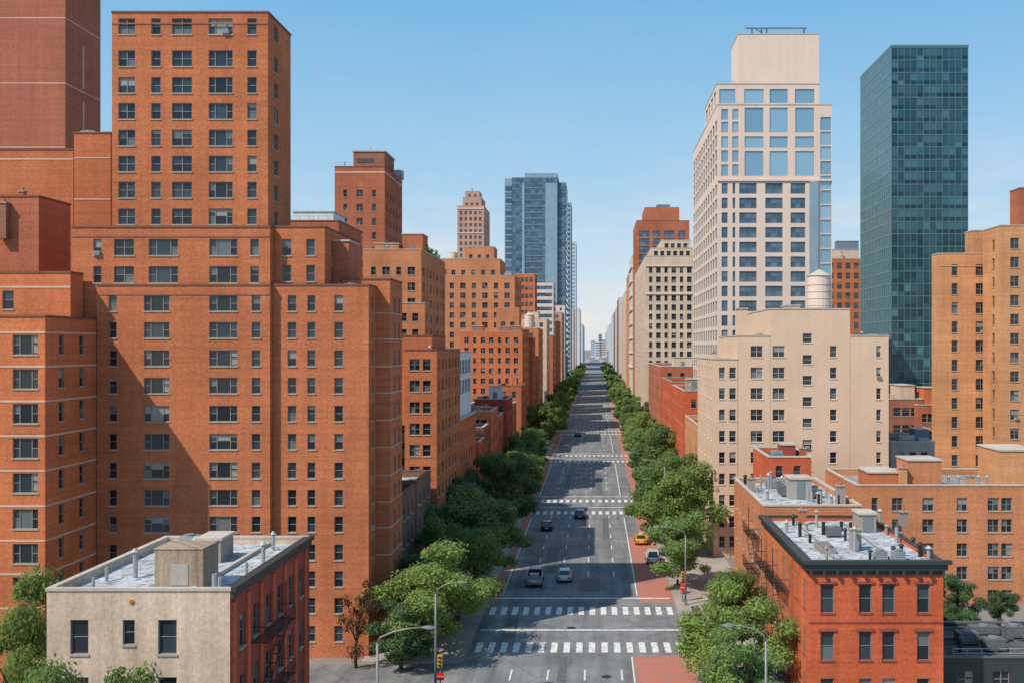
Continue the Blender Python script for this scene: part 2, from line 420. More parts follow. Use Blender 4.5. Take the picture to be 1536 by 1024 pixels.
    def tank(s,x,y,z,r,h):
        b=MB()
        for sx in(-1,1):
            for sy in(-1,1): b.box(x+sx*r*.6-.09,x+sx*r*.6+.09,y+sy*r*.6-.09,y+sy*r*.6+.09,z,z+1.3,'iron')
        o=s.part('tank_frame',b); b=MB(); b.cyl(x,y,z+1.3,z+h,r,r*.97,'cream',20)
        for k in range(4): b.cyl(x,y,z+1.6+k*(h-2)/4,z+1.66+k*(h-2)/4,r*1.012,r*1.012,'concrete',20)
        s.part('water_tank',b); b=MB(); b.cyl(x,y,z+h,z+h+r*.55,r*1.06,.12,'coping_light',20); s.part('tank_lid',b)
    def railing(s,x0,x1,y,z,h=1.0):
        b=MB(); b.box(x0,x1,y-.03,y+.03,z+h-.05,z+h,'metal'); b.box(x0,x1,y-.02,y+.02,z+h*.5,z+h*.5+.04,'metal')
        n=max(2,int((x1-x0)/1.2))
        for k in range(n+1): 
            x=x0+(x1-x0)*k/n; b.box(x-.025,x+.025,y-.025,y+.025,z,z+h-.055,'metal')
        s.part('railing',b)
    def bands(s,fc,t,zs,mat='band',h=.16,pr=.035,a=0,bb=0):
        for z in zs:
            b=MB()
            if fc=='S': b.box(t['x0']+a,t['x1']+bb,t['y0']-pr,t['y0']+.02,z,z+h,mat)
            if fc=='E': b.box(t['x1']-.02,t['x1']+pr,t['y0']+a,t['y1']+bb,z,z+h,mat)
            if fc=='W': b.box(t['x0']-pr,t['x0']+.02,t['y0']+a,t['y1']+bb,z,z+h,mat)
            s.part('band_course',b)
    def fire_escape(s,x,sgn,y0,y1,zs):
        b=MB(); w=1.1
        for z in zs:
            xa,xb=sorted((x+sgn*.02,x+sgn*w))
            for k in range(7):
                xx=xa+(xb-xa)*k/6; b.box(xx-.035,xx+.035,y0,y1,z,z+.05,'iron')
            for yy in (y0,(y0+y1)/2,y1): b.box(xa,xb,yy-.03,yy+.03,z-.06,z-.003,'iron')
            xo=x+sgn*w
            for zz in (z+.5,z+.95): b.box(xo-.025,xo+.025,y0,y1,zz,zz+.05,'iron')
            n=int((y1-y0)/.4)
            for k in range(n+1):
                yy=y0+(y1-y0)*k/n; b.box(xo-.015,xo+.015,yy-.015,yy+.015,z+.055,z+.95,'iron')
            for yy in (y0,y1): b.box(xa,xb,yy-.02,yy+.02,z+.95,z+1.0,'iron')
        for a,c in zip(zs,zs[1:]):
            for off in (.35,.8): b.tube([(x+sgn*off,y0+.3,a+.05),(x+sgn*off,y1-.5,c+.05)],.04,'iron',4)
            n=9
            for k in range(1,n):
                yy=lerp(y0+.3,y1-.5,k/n); zz=lerp(a,c,k/n); b.box(*sorted((x+sgn*.36,x+sgn*.79)),yy-.08,yy+.08,zz,zz+.03,'iron')
        b.tube([(x+sgn*.5,y1-.3,zs[-1]),(x+sgn*.5,y1-.3,zs[-1]+2.6)],.04,'iron',4)
        s.part('fire_escape',b)
    def cornice(s,t,mat='cornice',out=.5,h=.9,fc='S'):
        b=MB(); x0,x1,y0,y1,z=t['x0'],t['x1'],t['y0'],t['y1'],t['z1']
        if 'S' in fc:
            b.box(x0-out,x1+out,y0-out,y0-.075,z-.18,z+.14,mat); b.box(x0-out*.5,x1+out*.5,y0-out*.6,y0-.004,z-h*.62,z-.183,mat); b.box(x0-.05,x1+.05,y0-.12,y0-.004,z-h,z-h*.62-.003,mat)
            n=int((x1-x0)/1.0)
            for k in range(n+1):
                x=x0+.1+(x1-x0-.2)*k/n; b.box(x-.1,x+.1,y0-out*.85,y0-.125,z-h*.95,z-h*.623,mat)
        if 'E' in fc: b.box(x1+.075,x1+out,y0-.07,y1,z-.18,z+.14,mat); b.box(x1+.004,x1+out*.5,y0,y1,z-h*.7,z-.183,mat)
        if 'W' in fc: b.box(x0-out,x0-.075,y0-.07,y1,z-.18,z+.14,mat); b.box(x0-out*.5,x0-.004,y0,y1,z-h*.7,z-.183,mat)
        s.part('cornice',b)

# ------------------------------------------------------------------ ground, road
def sheet(name,x0,x1,y0,y1,z,mat):
    b=MB(); b.face([(x0,y0,z),(x1,y0,z),(x1,y1,z),(x0,y1,z)],mat); return tag(b.build(name),kind='structure')
sheet('ground',-5000,5000,-400,9000,-.02,'ground')
XL,XR=-12.4,9.14
sheet('road',XL-.3,XR+.3,-60,4000,0,'road')
sheet('side_street',-140,XL-.3,80.5,95.5,0,'road')
def pavement(name,x0,x1,y0,y1,kx):
    b=MB(); b.box(x0,x1,y0,y1,-.1,.14,'pave'); 
    a,c=(x1,x1+.25) if kx>0 else (x0-.25,x0)
    b.box(a,c,y0,y1,-.1,.125,'concrete')
    tag(b.build(name),kind='structure')
pavement('pavement',-24,XL-.26,-40,80,1); pavement('pavement',-22,XL-.26,96,2500,1); pavement('pavement',XR+.26,18.2,-40,2500,-1)
mz=.006
def marks(name,rects,mat='mark',z=mz):
    b=MB()
    for x0,x1,y0,y1 in rects: b.face([(x0,y0,z),(x1,y0,z),(x1,y1,z),(x0,y1,z)],mat)
    return tag(b.build(name),kind='structure')
marks('bus_lane',[(5.15,9.1,118.6,160),(3.6,9.1,62,98.3)],'redlane',.004)
marks('bus_lane',[(7.0,9.1,160,181),(7.4,9.1,201,600)],'redlane',.004)
marks('bike_lane',[(XL+.1,-11.25,119,181),(XL+.1,-11.25,201,600)],'redlane',.004)
marks('tar_patch',[(-7.0,-5.2,134,152),(-1.9,.6,124,131),(1.2,2.2,160,178),(-3.4,-2.6,62,98),(-9.6,-8.2,104,112),(.2,1.5,205,240),(-6.6,-5.4,210,236)],'patch',.0035)
for k in range(6):
    for c in (101,115):
        y=c+82*k; r=[]
        x=XL+.6
        while x<XR-.7: r.append((x,x+.62,y-1.7,y+1.7)); x+=1.24
        marks('crosswalk',r)
    marks('stop_line',[(XL+.4,XR-.4,107+82*k,107.45+82*k),(XL+.4,XR-.4,120.5+82*k,121.0+82*k)])
r=[]
for x in (-7.65,-4.3,-.95,2.4):
    y=123.0
    while y<700:
        ph=(y-97)%82
        if ph>27: r.append((x-.08,x+.08,y,y+3.0))
        y+=9
    for y in (66,75,84,91): r.append((x-.08,x+.08,y,y+3))
marks('lane_line',r)
r=[]
for k in range(7):
    a,b_=122+82*k,178+82*k; r+= [(4.9,5.06,a,b_),(-11.15,-11.0,a,b_)]
r+=[(3.42,3.56,62,98),(-11.15,-11.0,62,79)]
marks('edge_line',r)
for x,y,a,lb in ((-2.5,108,1.1,'the middle of the near junction'),(3.6,131,.9,'the lane right of the silver car'),(-4.6,146,1.0,'the second lane beyond the pickup truck'),(1.0,92,1.0,'the bottom edge of the view')):
    b=MB(); b.cyl(x,y,.0035,.009,a*.45,a*.45,'iron',20); tag(b.build('manhole_cover'),'round iron manhole cover in the asphalt at '+lb,'manhole cover')

# ------------------------------------------------------------------ LEFT: the tall stepped brick tower
YA=97.0
tw_cols=[(190,25,'pair'),(234,14,'double'),(273,30,'pair'),(331,36,'triple'),(378,14,'double')]
tw_rows=[40,88,128,167,207,246,285,325]
t2_cols=[(146,12,'double'),(186,30,'pair'),(245,44,'triple'),(335,42,'triple'),(382,13,'double')]
lo_rows=[455,495,537,578,620,662,705,746,786,828,868,908,950]
lo_cols=[(169,12,'double'),(235,38,'triple'),(335,42,'triple'),(384,13,'double')]
lr_cols=[(438,13,'double'),(467,12,'double'),(508,13,'double')]
a1=T(PX(145,YA),PX(405,YA),YA,106,-.2,PZ(427,YA)); a1['S']=[(pcols(lo_cols,YA,a1['x0']),prows(lo_rows,24,YA))]
y=YA+.7; a2=T(PX(405,YA)+.02,PX(553,y),y,106,-.2,PZ(427,y)); a2['S']=[(pcols(lr_cols,y,a2['x0']),prows(lo_rows,24,y))]
a2['E']=[([(1.6,.9,'double')],prows(lo_rows,24,y))]
y=YA+.4; a3=T(PX(108,y),PX(405,y),y,105.8,0,PZ(340,y)); a3['S']=[(pcols(t2_cols,y,a3['x0']),prows([371,412],25,y))]
y=YA+1.5; a4=T(PX(405,YA+.4)+.02,PX(487,y),y,113.3,-.2,PZ(340,y)+.01); a4['S']=[(pcols([(430,14,'double'),(466,13,'double')],y,a4['x0']),prows([371,410],25,y))]
a4['E']=[([(3,1.0,'double'),(8,1.0,'double'),(12.4,.9,'double')],prows([371,410],25,y))]
y=YA+1.0; a5=T(PX(168,y),PX(402,y),y,y+7.3,38,PZ(18,y)); a5['S']=[(pcols(tw_cols,y,a5['x0']),prows(tw_rows,24,y))]; a5['E']=[([(2.5,1.3,'pair')],prows(tw_rows,24,y))]
y=101.0; a6=T(-25,PX(585,y),y,107.3,-.2,PZ(418,y)); a6['E']=[([(2.4,.9,'double'),(4.7,.8,'double')],prows(lo_rows,24,98))]
A=Bld('apartment_tower','tall stepped orange brick apartment tower left of the avenue, a diagonal shadow across its front','apartment tower',[a1,a2,a3,a4,a5,a6],'brickA',near=True)
A.bands('S',a6,[PZ(p,98)-.9 for p in lo_rows[:10]],a=2.9,h=.12); A.bands('E',a6,[PZ(p,98)-.9 for p in lo_rows[:10]],h=.12)
for t,z in ((a1,a1['z1']-1.0),(a3,a3['z1']-1.0),(a5,a5['z1']-1.2)): A.bands('S',t,[z],'brickH',h=.14,pr=.05)
A.bulkhead(PX(440,108),PX(480,108),105,110,a4['z1']-.8,1.2,'brickA',False)
A.railing(PX(436,101),PX(484,101),104,a4['z1']-.8,1.2)
A.bulkhead(PX(505,104),PX(532,104),101.5,105.5,a2['z1']-.8,5.3,'brickC',False)
A.pipe(PX(520,103),100,a2['z1']-.8,.9); A.unit(PX(528,100),100,a2['z1']-.8)
# banded block at the left edge
YB=88.0; XB=PX(145,97)-.05
b1=T(-62,XB,YB,96.98,-.2,PZ(474,YB)); b_rows=[517,568,620,672,724,778,830,880,931]
b1['S']=[(pcols([(38,38,'triple'),(-45,34,'triple')],YB,b1['x0']),prows(b_rows,30,YB))]; b1['E']=[([(2.7,.9,'double'),(6.3,.9,'double')],prows(b_rows,30,YB))]
b2=T(-62,XB-1.2,94.6,96.9,30,PZ(408,94.6)); b2['S']=[(pcols([(12,17,'double'),(-60,17,'double')],94.6,b2['x0']),prows([450],28,94.6))]
B=Bld('apartment_block','orange brick apartment block with pale horizontal bands at the left edge of the view','apartment block',[b1,b2],'brickB',near=True)
B.bands('S',b1,[PZ(p,YB) for p in (500,551,603,655,707,760,812,862,913)],h=.17); B.bands('E',b1,[PZ(p,YB) for p in (500,551,603,655,707,760,812,862,913)],h=.17)
B.bands('S',b2,[PZ(432,94.6)],h=.17)
c1=T(-66,PX(110,112),112,124,20,PZ(224,112)); c2=T(PX(111,111),PX(166,111),111,122,20,PZ(199,111))
C=Bld('apartment_block','blank brick wing with pale joints between the red-brown high-rise and the stepped brick tower','building wing',[c1,c2],'brickA')
C.bands('S',c1,[PZ(240,112)],h=.16); C.bands('S',c2,[PZ(300,111),PZ(238,111)],h=.12); C.unit(PX(135,114),114,c2['z1']-.8,1.6,1.2,1.5)
t=T(-64,PX(58,99),99,105,20,PZ(294,99)); t['S']=[(pcols([(-20,16,'double')],99,-64),prows([340],24,99))]
C2=Bld('apartment_block','low brick block with a thin chimney at the left edge, above the banded block','building wing',[t],'brickC',near=True)
C2.chimney(PX(34,100),100,t['z1']-.8,.5,.5,1.3); C2.chimney(PX(9,99),98.6,t['z1']-4.2,.8,.6,3.4,'brickH')
t=T(-96,PX(98,135),135,144.6,0,PZ(-140,135),par=.6)
D=Bld('high_rise','windowless red-brown high-rise at the top left corner, its top out of frame','high-rise',[t],'brickD')
D.bands('S',t,[PZ(p,135) for p in (28,126,222)],'band',h=.14); D.bands('E',t,[PZ(p,135) for p in (28,126)],'band',h=.14)
xe=t['x1']
for pa,pb in ((120,55),(190,140)):
    b=MB(); b.box(xe-.02,xe+.05,139.6,139.9,PZ(pa,135),PZ(pb,135),'band'); D.part('joint_strip',b)
# ------------------------------------------------------------------ left foreground beige house
YF=61.7; xf0,xf1=PX(70,YF),PX(345,YF); zf=PZ(883,YF)
f1=T(xf0,xf1,YF,78.8,-.2,zf,mS='beige',mE='brickF',par=.5)
f1['copE']='cornice'
f1['S']=[(pcols([(119,27,'double'),(251,28,'double')],YF,xf0),[(PZ(981,YF),52*YF/F),(PZ(1067,YF),52*YF/F)]),(pcols([(193,18,'double')],YF,xf0),[(PZ(967,YF),38*YF/F)])]
f1['E']=[([(2.2+2.55*i,1.0,'double') for i in range(6)],[(zf-4.1,2.1),(zf-7.9,2.1),(zf-11.7,2.1)])]
FH=Bld('beige_house','low beige plastered house with a silver roof and big square chimney, lower left','house',[f1],'beige',near=True,roof='roof_silver',coping='coping_light',blind=.2,frame='frame_blue')
zr=zf-.5
FH.cornice(f1,'cornice',.4,.8,'E')
b=MB(); x=PX(272,64); b.box(x-1.5,x+1.5,63.6,66.2,zr,zr+2.5,'brownrender'); b.box(x-1.54,x+1.54,63.56,66.24,zr+2.5,zr+2.58,'brownrender'); FH.part('chimney',b)
b=MB(); b.box(x-.5,x+.6,63.56,63.597,zr+.3,zr+1.6,'greystone'); FH.part('chimney_hatch',b)
for px,yy,h,rr in ((203,67,1.7,.16),(322,63.6,1.0,.18),(330,63.2,.9,.13),(370,68,.8,.1),(395,71,1.4,.14),(295,74,1.2,.2),(250,73,1.0,.1),(140,64,.7,.1),(160,66,.9,.12),(410,76,1.2,.12)): FH.pipe(PX(px,yy),yy,zr,h,rr,h>1)
FH.unit(PX(285,76),76,zr,1.2,1.0,1.1); FH.bulkhead(PX(300,72),PX(335,72),71.5,74,zr,1.6,'concrete',False)
b=MB(); b.box(PX(352,71),PX(358,71),63,78,zr+.01,zr+.25,'coping_light'); FH.part('duct',b)
b=MB()
cx,cz=PX(198,YF),PZ(902,YF)
for k in range(8):
    a=k*math.pi/4; b.X=Matrix.Translation((cx+.1*math.cos(a),YF-.03,cz+.1*math.sin(a)))@Matrix.Rotation(math.pi/2,4,'X'); b.cyl(0,0,0,.03,.07,.05,'orange' if k%2 else 'terracotta',8)
b.X=Matrix.Translation((cx,YF-.032,cz))@Matrix.Rotation(math.pi/2,4,'X'); b.cyl(0,0,0,.05,.08,.06,'terracotta',8); FH.part('rosette',b)
FH.fire_escape(xf1,1,65.5,71.5,[zf-11.9,zf-8.1,zf-4.3])
for yy in (62.2,64.75,67.3,69.85,72.4,74.95,77.5):
    b=MB(); b.box(xf1+.003,xf1+.14,yy-.28,yy+.28,0,zf-.85,'brickE'); FH.part('pilaster',b)

# ------------------------------------------------------------------ left mid-ground
def simple(name,label,cat,x0,x1,y0,y1,z1,wall,faces='SE',nS=4,nE=4,w=1.1,h=1.5,p=3.0,st='double',z0=0,extra=(),**kw):
    t=T(x0,x1,y0,y1,-.2,z1)
    zt=z1-.7
    z00=zt-int((zt-z0)/p)*p
    wl=w if isinstance(w,list) else [w]
    if 'S' in faces: t['S']=auto(x1-x0,nS,wl,st,z00,zt,p,h)
    if 'E' in faces: t['E']=auto(y1-y0,nE,wl,st,z00,zt,p,h)
    if 'W' in faces: t['W']=auto(y1-y0,nE,wl,st,z00,zt,p,h)
    return Bld(name,label,cat,[t]+list(extra),wall,**kw),t
simple('row_house','dark brownstone row house squeezed beside the stepped brick tower, nearer of two','row house',-27,-20.6,108,117.2,PZ(735,112),'brownstone',nS=3,nE=3,roof='roof_dark')
rh,_=simple('row_house','dark brownstone row house with a pale roof edge, farther of two behind the trees','row house',-27,-20.5,117.4,127.5,PZ(715,121),'brownstone',nS=3,nE=3,roof='roof_silver')
rh.chimney(-25,119,PZ(715,121)-.8,.9,.7,2.0,'brickH')
t=T(PX(607,129),PX(655,129),129,151.5,-.2,PZ(524,129)); z=t['z1']
t['S']=auto(t['x1']-t['x0'],2,[1.3,1.0],['pair','double'],z-27.5,z-.5,2.7,1.45,.5); t['E']=auto(22.5,7,[.9,1.5],['double','pair'],z-27.5,z-.5,2.7,1.5)
t2=T(-27,PX(648,134),134,146,20,PZ(503,134)); 
o=Bld('apartment_block','slim orange brick apartment block with a window-filled flank above the big trees','apartment block',[t,t2],'brickA',rec=.2)
o.pipe(-21.5,133,z-.8,1.1); o.unit(-21.8,149,z-.8); o.chimney(-23,148,z-.8,.8,.8,1.8)
base=T(-28,-20.3,152.6,174,-.2,18.6,m='brickB'); base['E']=auto(21.4,6,1.1,'grid',1.5,18,3.2,1.7); base['S']=auto(7.7,2,1.1,'grid',1.5,18,3.2,1.7)
o,_=simple('narrow_building','narrow white upper block with blue-tinted windows on a brick base, behind the slim brick block','building',-28,-21,153,173,PZ(527,172),'white',nS=3,nE=5,w=2.8,h=2.0,st='grid',gl='glass_sky',coping='coping_light',p=3.1,z0=19,extra=[base])
o,t=simple('row_house','small red row house just past the white block, lowest of the left row','row house',-28,-20.2,177,186,13.2,'brickE',nS=2,nE=3,h=1.7,p=3.3,roof='roof_dark',coping='coping_light'); o.chimney(-22,179,t['z1']-.8,.9,.9,1.8)
o,t=simple('row_house','small brown row house between the red row house and the orange low building','row house',-28,-20.4,186.3,195.6,15.0,'brickH',nS=2,nE=3,h=1.7,p=3.3,roof='roof_silver',coping='coping_light'); o.unit(-23,190,t['z1']-.8)
o,_=simple('low_building','low orange brick building with a light roof beyond the brown row house','building',PX(692,196),-20,196,209.6,PZ(616,196),'brickB',nS=3,nE=4,w=[1.2],h=1.7,p=3.3,roof='roof_silver',coping='coping_light')
o.unit(-23,200,PZ(616,196)-.8); o.pipe(-22,206,PZ(616,196)-.8,1.4)
o,_=simple('low_building','low russet building one step lower than the orange one beside it, left kerb','building',-30,-20.3,210,226,15.2,'brickC',nS=3,nE=4,h=1.7,p=3.3,roof='roof_dark',coping='coping_light'); o.bulkhead(-25,-22.4,212,216,14.4,2.6)
o,_=simple('low_building','low dark red brick building with pale coping on the left kerb, middle distance','building',PX(712,232),-20,232,247,PZ(598,232),'brickF',nS=4,nE=4,h=1.7,p=3.3,roof='roof_silver',coping='coping_light')
o.bulkhead(-25,-22,240,244,PZ(598,232)-.8,3.2,'white'); o.unit(-27,238,PZ(598,232)-.8)
o,_=simple('low_building','low orange building with a blue-grey roof right behind the dark red one, left kerb','building',-31,-20.2,247.4,262,15.6,'brickB',nS=3,nE=4,h=1.7,p=3.3,roof='roof_silver',coping='coping_light'); o.pipe(-22,250,14.8,1.5); o.chimney(-23,258,14.8,1,1,2.4,'brickC')
o,_=simple('low_building','low russet brick building with two chimneys on the left kerb','building',PX(745,277),-20,277,297,PZ(578,277),'brickC',nS=2,nE=5,h=1.7,p=3.3)
o.chimney(-22,280,PZ(578,277)-.8,1,1,3,'brickB'); o.chimney(-24,290,PZ(578,277)-.8,1,1,3.4,'brickB')
t=T(PX(690,302),-21.5,302,330,-.2,PZ(497,302)); z=t['z1']; L=t['x1']-t['x0']
t['S']=auto(L,7,[1.3,.9,1.3],['pair','double','pair'],z-31,z-.8,3.0,1.6); t['E']=auto(28,8,1.2,'double',z-31,z-.8,3.0,1.6)
o=Bld('apartment_block','wide flat-topped orange brick block above the low houses on the left','apartment block',[t],'brickB',coping='coping_light',rec=.22)
for x,yy in ((-24,308),(-28,316),(-35,305)): o.bulkhead(x-1.6,x+1.6,yy,yy+4,z-.8,2.4,'brickC')
# behind the tower
t=T(PX(502,210),PX(577,210),210,229,20,PZ(250,210)); z=t['z1']; L=t['x1']-t['x0']
t['S']=auto(L,3,[.8,1.3,.8],['double','pair','double'],z-33,z-1.4,2.9,1.5); t['E']=auto(19,5,1.3,'pair',z-33,z-1.4,2.9,1.5)
o=Bld('apartment_tower','dark russet brick tower with a rooftop penthouse, right of the stepped brick tower','apartment tower',[t],'brickC',rec=.22)
o.bands('S',t,[z-1.3],'band',h=.3); o.bands('E',t,[z-1.3],'band',h=.3)
pz=z-.8; b=MB(); b.box(PX(530,214),PX(577,214),214,224,pz,PZ(228,214),'brickH'); b.box(PX(530,214)-.2,PX(577,214)+.2,213.8,224.2,PZ(228,214),PZ(226,214),'coping_light'); o.part('penthouse',b)
b=MB(); b.box(PX(535,214),PX(560,214),213.92,213.996,PZ(244,214),PZ(238,214),'frame_dark'); o.part('louvre',b)
o.pipe(PX(515,212),213,pz,2.2); o.unit(PX(590,216),222,pz,2,1.5,2); o.railing(PX(502,210)+.4,PX(530,210),210.6,pz+.6,1.1); o.pipe(PX(556,218),218,PZ(226,214),1.6,.08)
o,t=simple('apartment_block','brick block with a pale rooftop cabin glimpsed between the stepped tower and the russet tower','apartment block',PX(430,150),PX(508,150),150,165,PZ(331,150),'brickC',nS=4,nE=4)
o.bulkhead(PX(440,153),PX(500,153),153,160,t['z1']-.8,2.4,'white',False); o.railing(PX(436,151),PX(506,151),151,t['z1']-.8,1.6); o.unit(PX(470,152),151.9,t['z1']-.8)
t=T(PX(545,190),PX(632,190),190,220,-.2,PZ(374,190)); z=t['z1']; L=t['x1']-t['x0']
t['S']=auto(L,4,[.9,1.4],['double','pair'],z-46,z-.8,2.9,1.5); t['E']=auto(30,7,[2.0,1.0],['pair','double'],z-46,z-.8,2.9,1.6)
u=T(PX(560,188),PX(640,188),186,189.9,-.2,PZ(455,188)); u['S']=auto(u['x1']-u['x0'],4,[1.1],'double',z-46,u['z1']-.6,2.9,1.5); u['E']=[([(2,1.1,'double')],rows(z-46,u['z1']-.6,2.9,1.5))]
o=Bld('apartment_block','orange brick block with a small roof garden in front of the russet tower','apartment block',[t,u],'brickI',coping='coping_light',rec=.22)
o.bulkhead(PX(603,196),PX(634,196),196,202,z-.8,4.2,'brickC'); o.bulkhead(PX(560,193),PX(596,193),194,200,z-.8,2.2,'brickI'); o.pipe(PX(580,192),192.5,z-.8,1.6); o.unit(PX(618,192),192.6,z-.8)
b=MB(); 
for k in range(160):
    x=PX(random.uniform(634,662),205)-1.6; yy=random.uniform(198,216); zz=z-.6+random.random()*2.2; s_=.35
    b.face([(x-s_,yy,zz),(x,yy+s_*random.uniform(-1,1),zz-s_*.6),(x+s_,yy,zz+.1),(x,yy+s_*random.uniform(-1,1),zz+s_)],'leaf_dark')
o.part('roof_shrub',b)
t=T(PX(600,345),PX(772,345),345,376,-.2,PZ(413,345)); z=t['z1']; L=t['x1']-t['x0']
t['S']=auto(L,10,[1.4,1.8],['pair','pair'],z-48,z-.8,3.3,1.9); t['E']=auto(31,7,1.4,'pair',z-48,z-.8,3.3,1.9)
u=T(PX(640,352),PX(750,352),352,374,40,PZ(388,352)); u['S']=auto(u['x1']-u['x0'],7,1.3,'pair',z,u['z1']-.6,3.0,1.7)
v=T(PX(697,360),PX(741,360),360,372,40,PZ(370,360)); v['S']=auto(v['x1']-v['x0'],3,1.2,'double',u['z1'],v['z1']-.4,2.8,1.5)
q_=T(PX(745,341),PX(779,341),340,344.9,-.2,PZ(462,341)); q_['S']=auto(q_['x1']-q_['x0'],2,1.4,'pair',z-48,q_['z1']-.6,3.3,1.9)
o=Bld('apartment_block','broad terraced brick apartment house with pale roof edge below the slender brick tower','apartment block',[t,u,v,q_],'brickI',coping='coping_light',rec=.25)
o.bulkhead(PX(655,348),PX(668,348),347.5,350,z-.8,3,'brickC'); o.unit(PX(762,348),348,z-.8,2.4,1.8,1.8); o.tank(PX(680,366),366,u['z1']-.8,1.5,4)
t=T(PX(686,520),PX(726,520),520,548,20,PZ(309,520)); z=t['z1']; L=t['x1']-t['x0']
t['S']=auto(L,5,1.3,'plain',z-36,z-1.5,3.1,1.7); t['E']=auto(28,6,1.4,'plain',z-36,z-1.5,3.1,1.7)
u=T(PX(694,524),PX(722,524),524,543,z-5,PZ(296,524)); u['S']=auto(u['x1']-u['x0'],3,1.3,'plain',z+.2,u['z1']-.5,2.6,1.4)
v=T(PX(698,527),PX(719,527),527,539,z,PZ(287,527)); v['S']=auto(v['x1']-v['x0'],2,1.2,'plain',u['z1'],v['z1']-.4,2.4,1.3)
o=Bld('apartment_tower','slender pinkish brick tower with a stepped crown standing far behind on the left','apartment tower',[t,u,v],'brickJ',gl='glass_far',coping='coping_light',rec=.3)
o.bands('S',t,[z-1.6,z-14],'hazetan',h=.5,pr=.3); o.pipe(PX(708,530),530,v['z1']-.8,2.4,.3)

def curtain(name,label,cat,x0,x1,y0,y1,z1,faces,floor,colw,gm,mm,gside=None,mside=None,zlow=0,mw=.07,gdark=None,klow=99):
    r=empty(name,((x0+x1)/2,y0,0),label,cat)
    core=MB(); core.box(x0+.12,x1-.12,y0+.12,y1-.12,-.2,z1-.3,'slate'); core.build('wall',r)
    nf=int((z1-zlow)/floor)
    for fc in faces:
        L=(x1-x0) if fc in'SN' else (y1-y0); u,rot=DIR[fc]; org={'S':Vector((x0,y0,0)),'E':Vector((x1,y0,0)),'W':Vector((x0,y1,0))}[fc]
        n=u.cross(ZUP); nc=max(2,int(L/colw)); cw=L/nc; side= fc!='S'
        g_=gside if side and gside else gm; m_=mside if side and mside else mm
        for k in range(nf):
            b=MB(); za=z1-(k+1)*floor
            for i in range(nc):
                for (p0,p1) in ((.0,.36),(.36,1.0)):
                    tl=random.uniform(-.012,.012)
                    pts=[org+u*(i*cw),org+u*((i+1)*cw)+n*tl]
                    q=[]
                    for (pp,f_) in ((pts[0],p0),(pts[1],p0),(pts[1],p1),(pts[0],p1)): q.append((pp.x,pp.y,za+f_*floor))
                    gg=g_
                    if gdark and not side and (k>=klow or p0==0.0): gg=gdark  # darker glass: painted reflection on lower floors, also each storey's bottom strip
                    b.face(q,gg)
            b.build('glazing_row',r)
        mb=MB()
        mb.X=Matrix.Translation(org)@Matrix.Rotation(rot,4,'Z')
        for k in range(nf+1):
            z=z1-k*floor; mb.box(0,L,-.09,.06,z-mw*1.6,z+mw*1.6,m_)
        for i in range(nc+1): mb.box(max(0,i*cw-mw),min(L,i*cw+mw),-.13,.05,z1-nf*floor,z1+.1,m_)
        mb.build('mullion',r)
    rb=MB(); rb.box(x0-.1,x1+.1,y0-.15,y1+.1,z1+.165,z1+.7,mm); rb.build('roof',r)
    return r
r=curtain('glass_tower','blue-grey glass tower closing the left side of the avenue, with a notched top','glass tower',PX(768,714),PX(836,714),714,764,PZ(268,714),'SE',3.9,2.6,'glass_slate','slate',mside='slate',mw=.1)
b=MB(); b.box(PX(757,716),PX(768,716)-.1,716,760,-.2,PZ(268,716),'bluegrey'); b.build('wing_wall',r); b=MB(); b.box(PX(836,716)+.2,PX(849,716),716,762,-.2,PZ(274,716),'slate'); b.build('wing_wall',r)
b=MB(); b.box(PX(787,718),PX(836,718),718,755,PZ(267,714)+.8,PZ(262,714)+1.6,'bluegrey'); b.box(PX(800,730),PX(820,730),730,750,PZ(262,714)+1.6,PZ(259,714)+2,'slate'); b.build('penthouse',r)
b=MB()
for k in range(28):
    z=PZ(282,714)-k*4.3; b.box(PX(787,714),PX(818,714),713.7,713.85,z-.5,z+.5,'slate'); b.box(PX(757,714)+.3,PX(768,714)-.3,715.8,715.99,z-1.6,z+1.4,'glass_slate'); b.box(PX(837,716)+.3,PX(849,716)-.3,715.8,715.99,z-1.6,z+1.4,'glass_slate')
b.box(PX(783,714),PX(787,714),713.4,713.86,60,PZ(275,714),'bluegrey'); b.box(PX(818,714),PX(836,714),713.4,713.86,60,PZ(275,714),'bluegrey'); b.build('balcony_bay',r)
b=MB()
for k in range(28):
    z=PZ(282,714)-k*4.3; xx=PX(849,716); b.box(xx+.02,xx+.12,718,760,z-1.0,z+1.0,'glass_slate')
b.build('flank_glazing',r)
def far(label,x0,x1,y0,y1,z1,wall,face='E',nS=4,nE=8,p=3.6,h=1.9,w=1.5,name='apartment_block',cat='apartment block',gl='glass_far',cap=100,coping='coping_light',rec=.12,**kw):
    return simple(name,label,cat,x0,x1,y0,y1,z1,wall,faces='S'+face,nS=nS,nE=nE,w=w,h=h,p=p,st='plain',gl=gl,sill=False,rec=rec,coping=coping,z0=3,cap=cap,**kw)
far('low russet block lining the left kerb just past the wide orange block',-36,-22,334,339.5,PZ(530,340),'brickB',nE=2)
o,t=far('russet block on the left kerb with a stepped roof, beyond the wide orange block',-40,-23,378,392,PZ(506,378),'brickA',nE=4)
o.bulkhead(-30,-25,381,386,t['z1']-.8,3.5,'brickC')
o,t=far('pale orange block on the left kerb with a water tank, beyond the stepped russet block',-40,-22,396,428,PZ(492,396),'brickI',nE=8)
o.tank(-26,404,t['z1']-.8,2,6)
o,t=far('brown-tan block on the left kerb, taller than the orange block before it',-36,-21,443,470,PZ(478,443),'bone',nE=7); o.bulkhead(-30,-25,450,460,t['z1']-.8,4,'bone')
far('low brick block on the left kerb between the tan block and the white banded building',-36,-20,484,505,PZ(503,484),'brickC',nE=6)
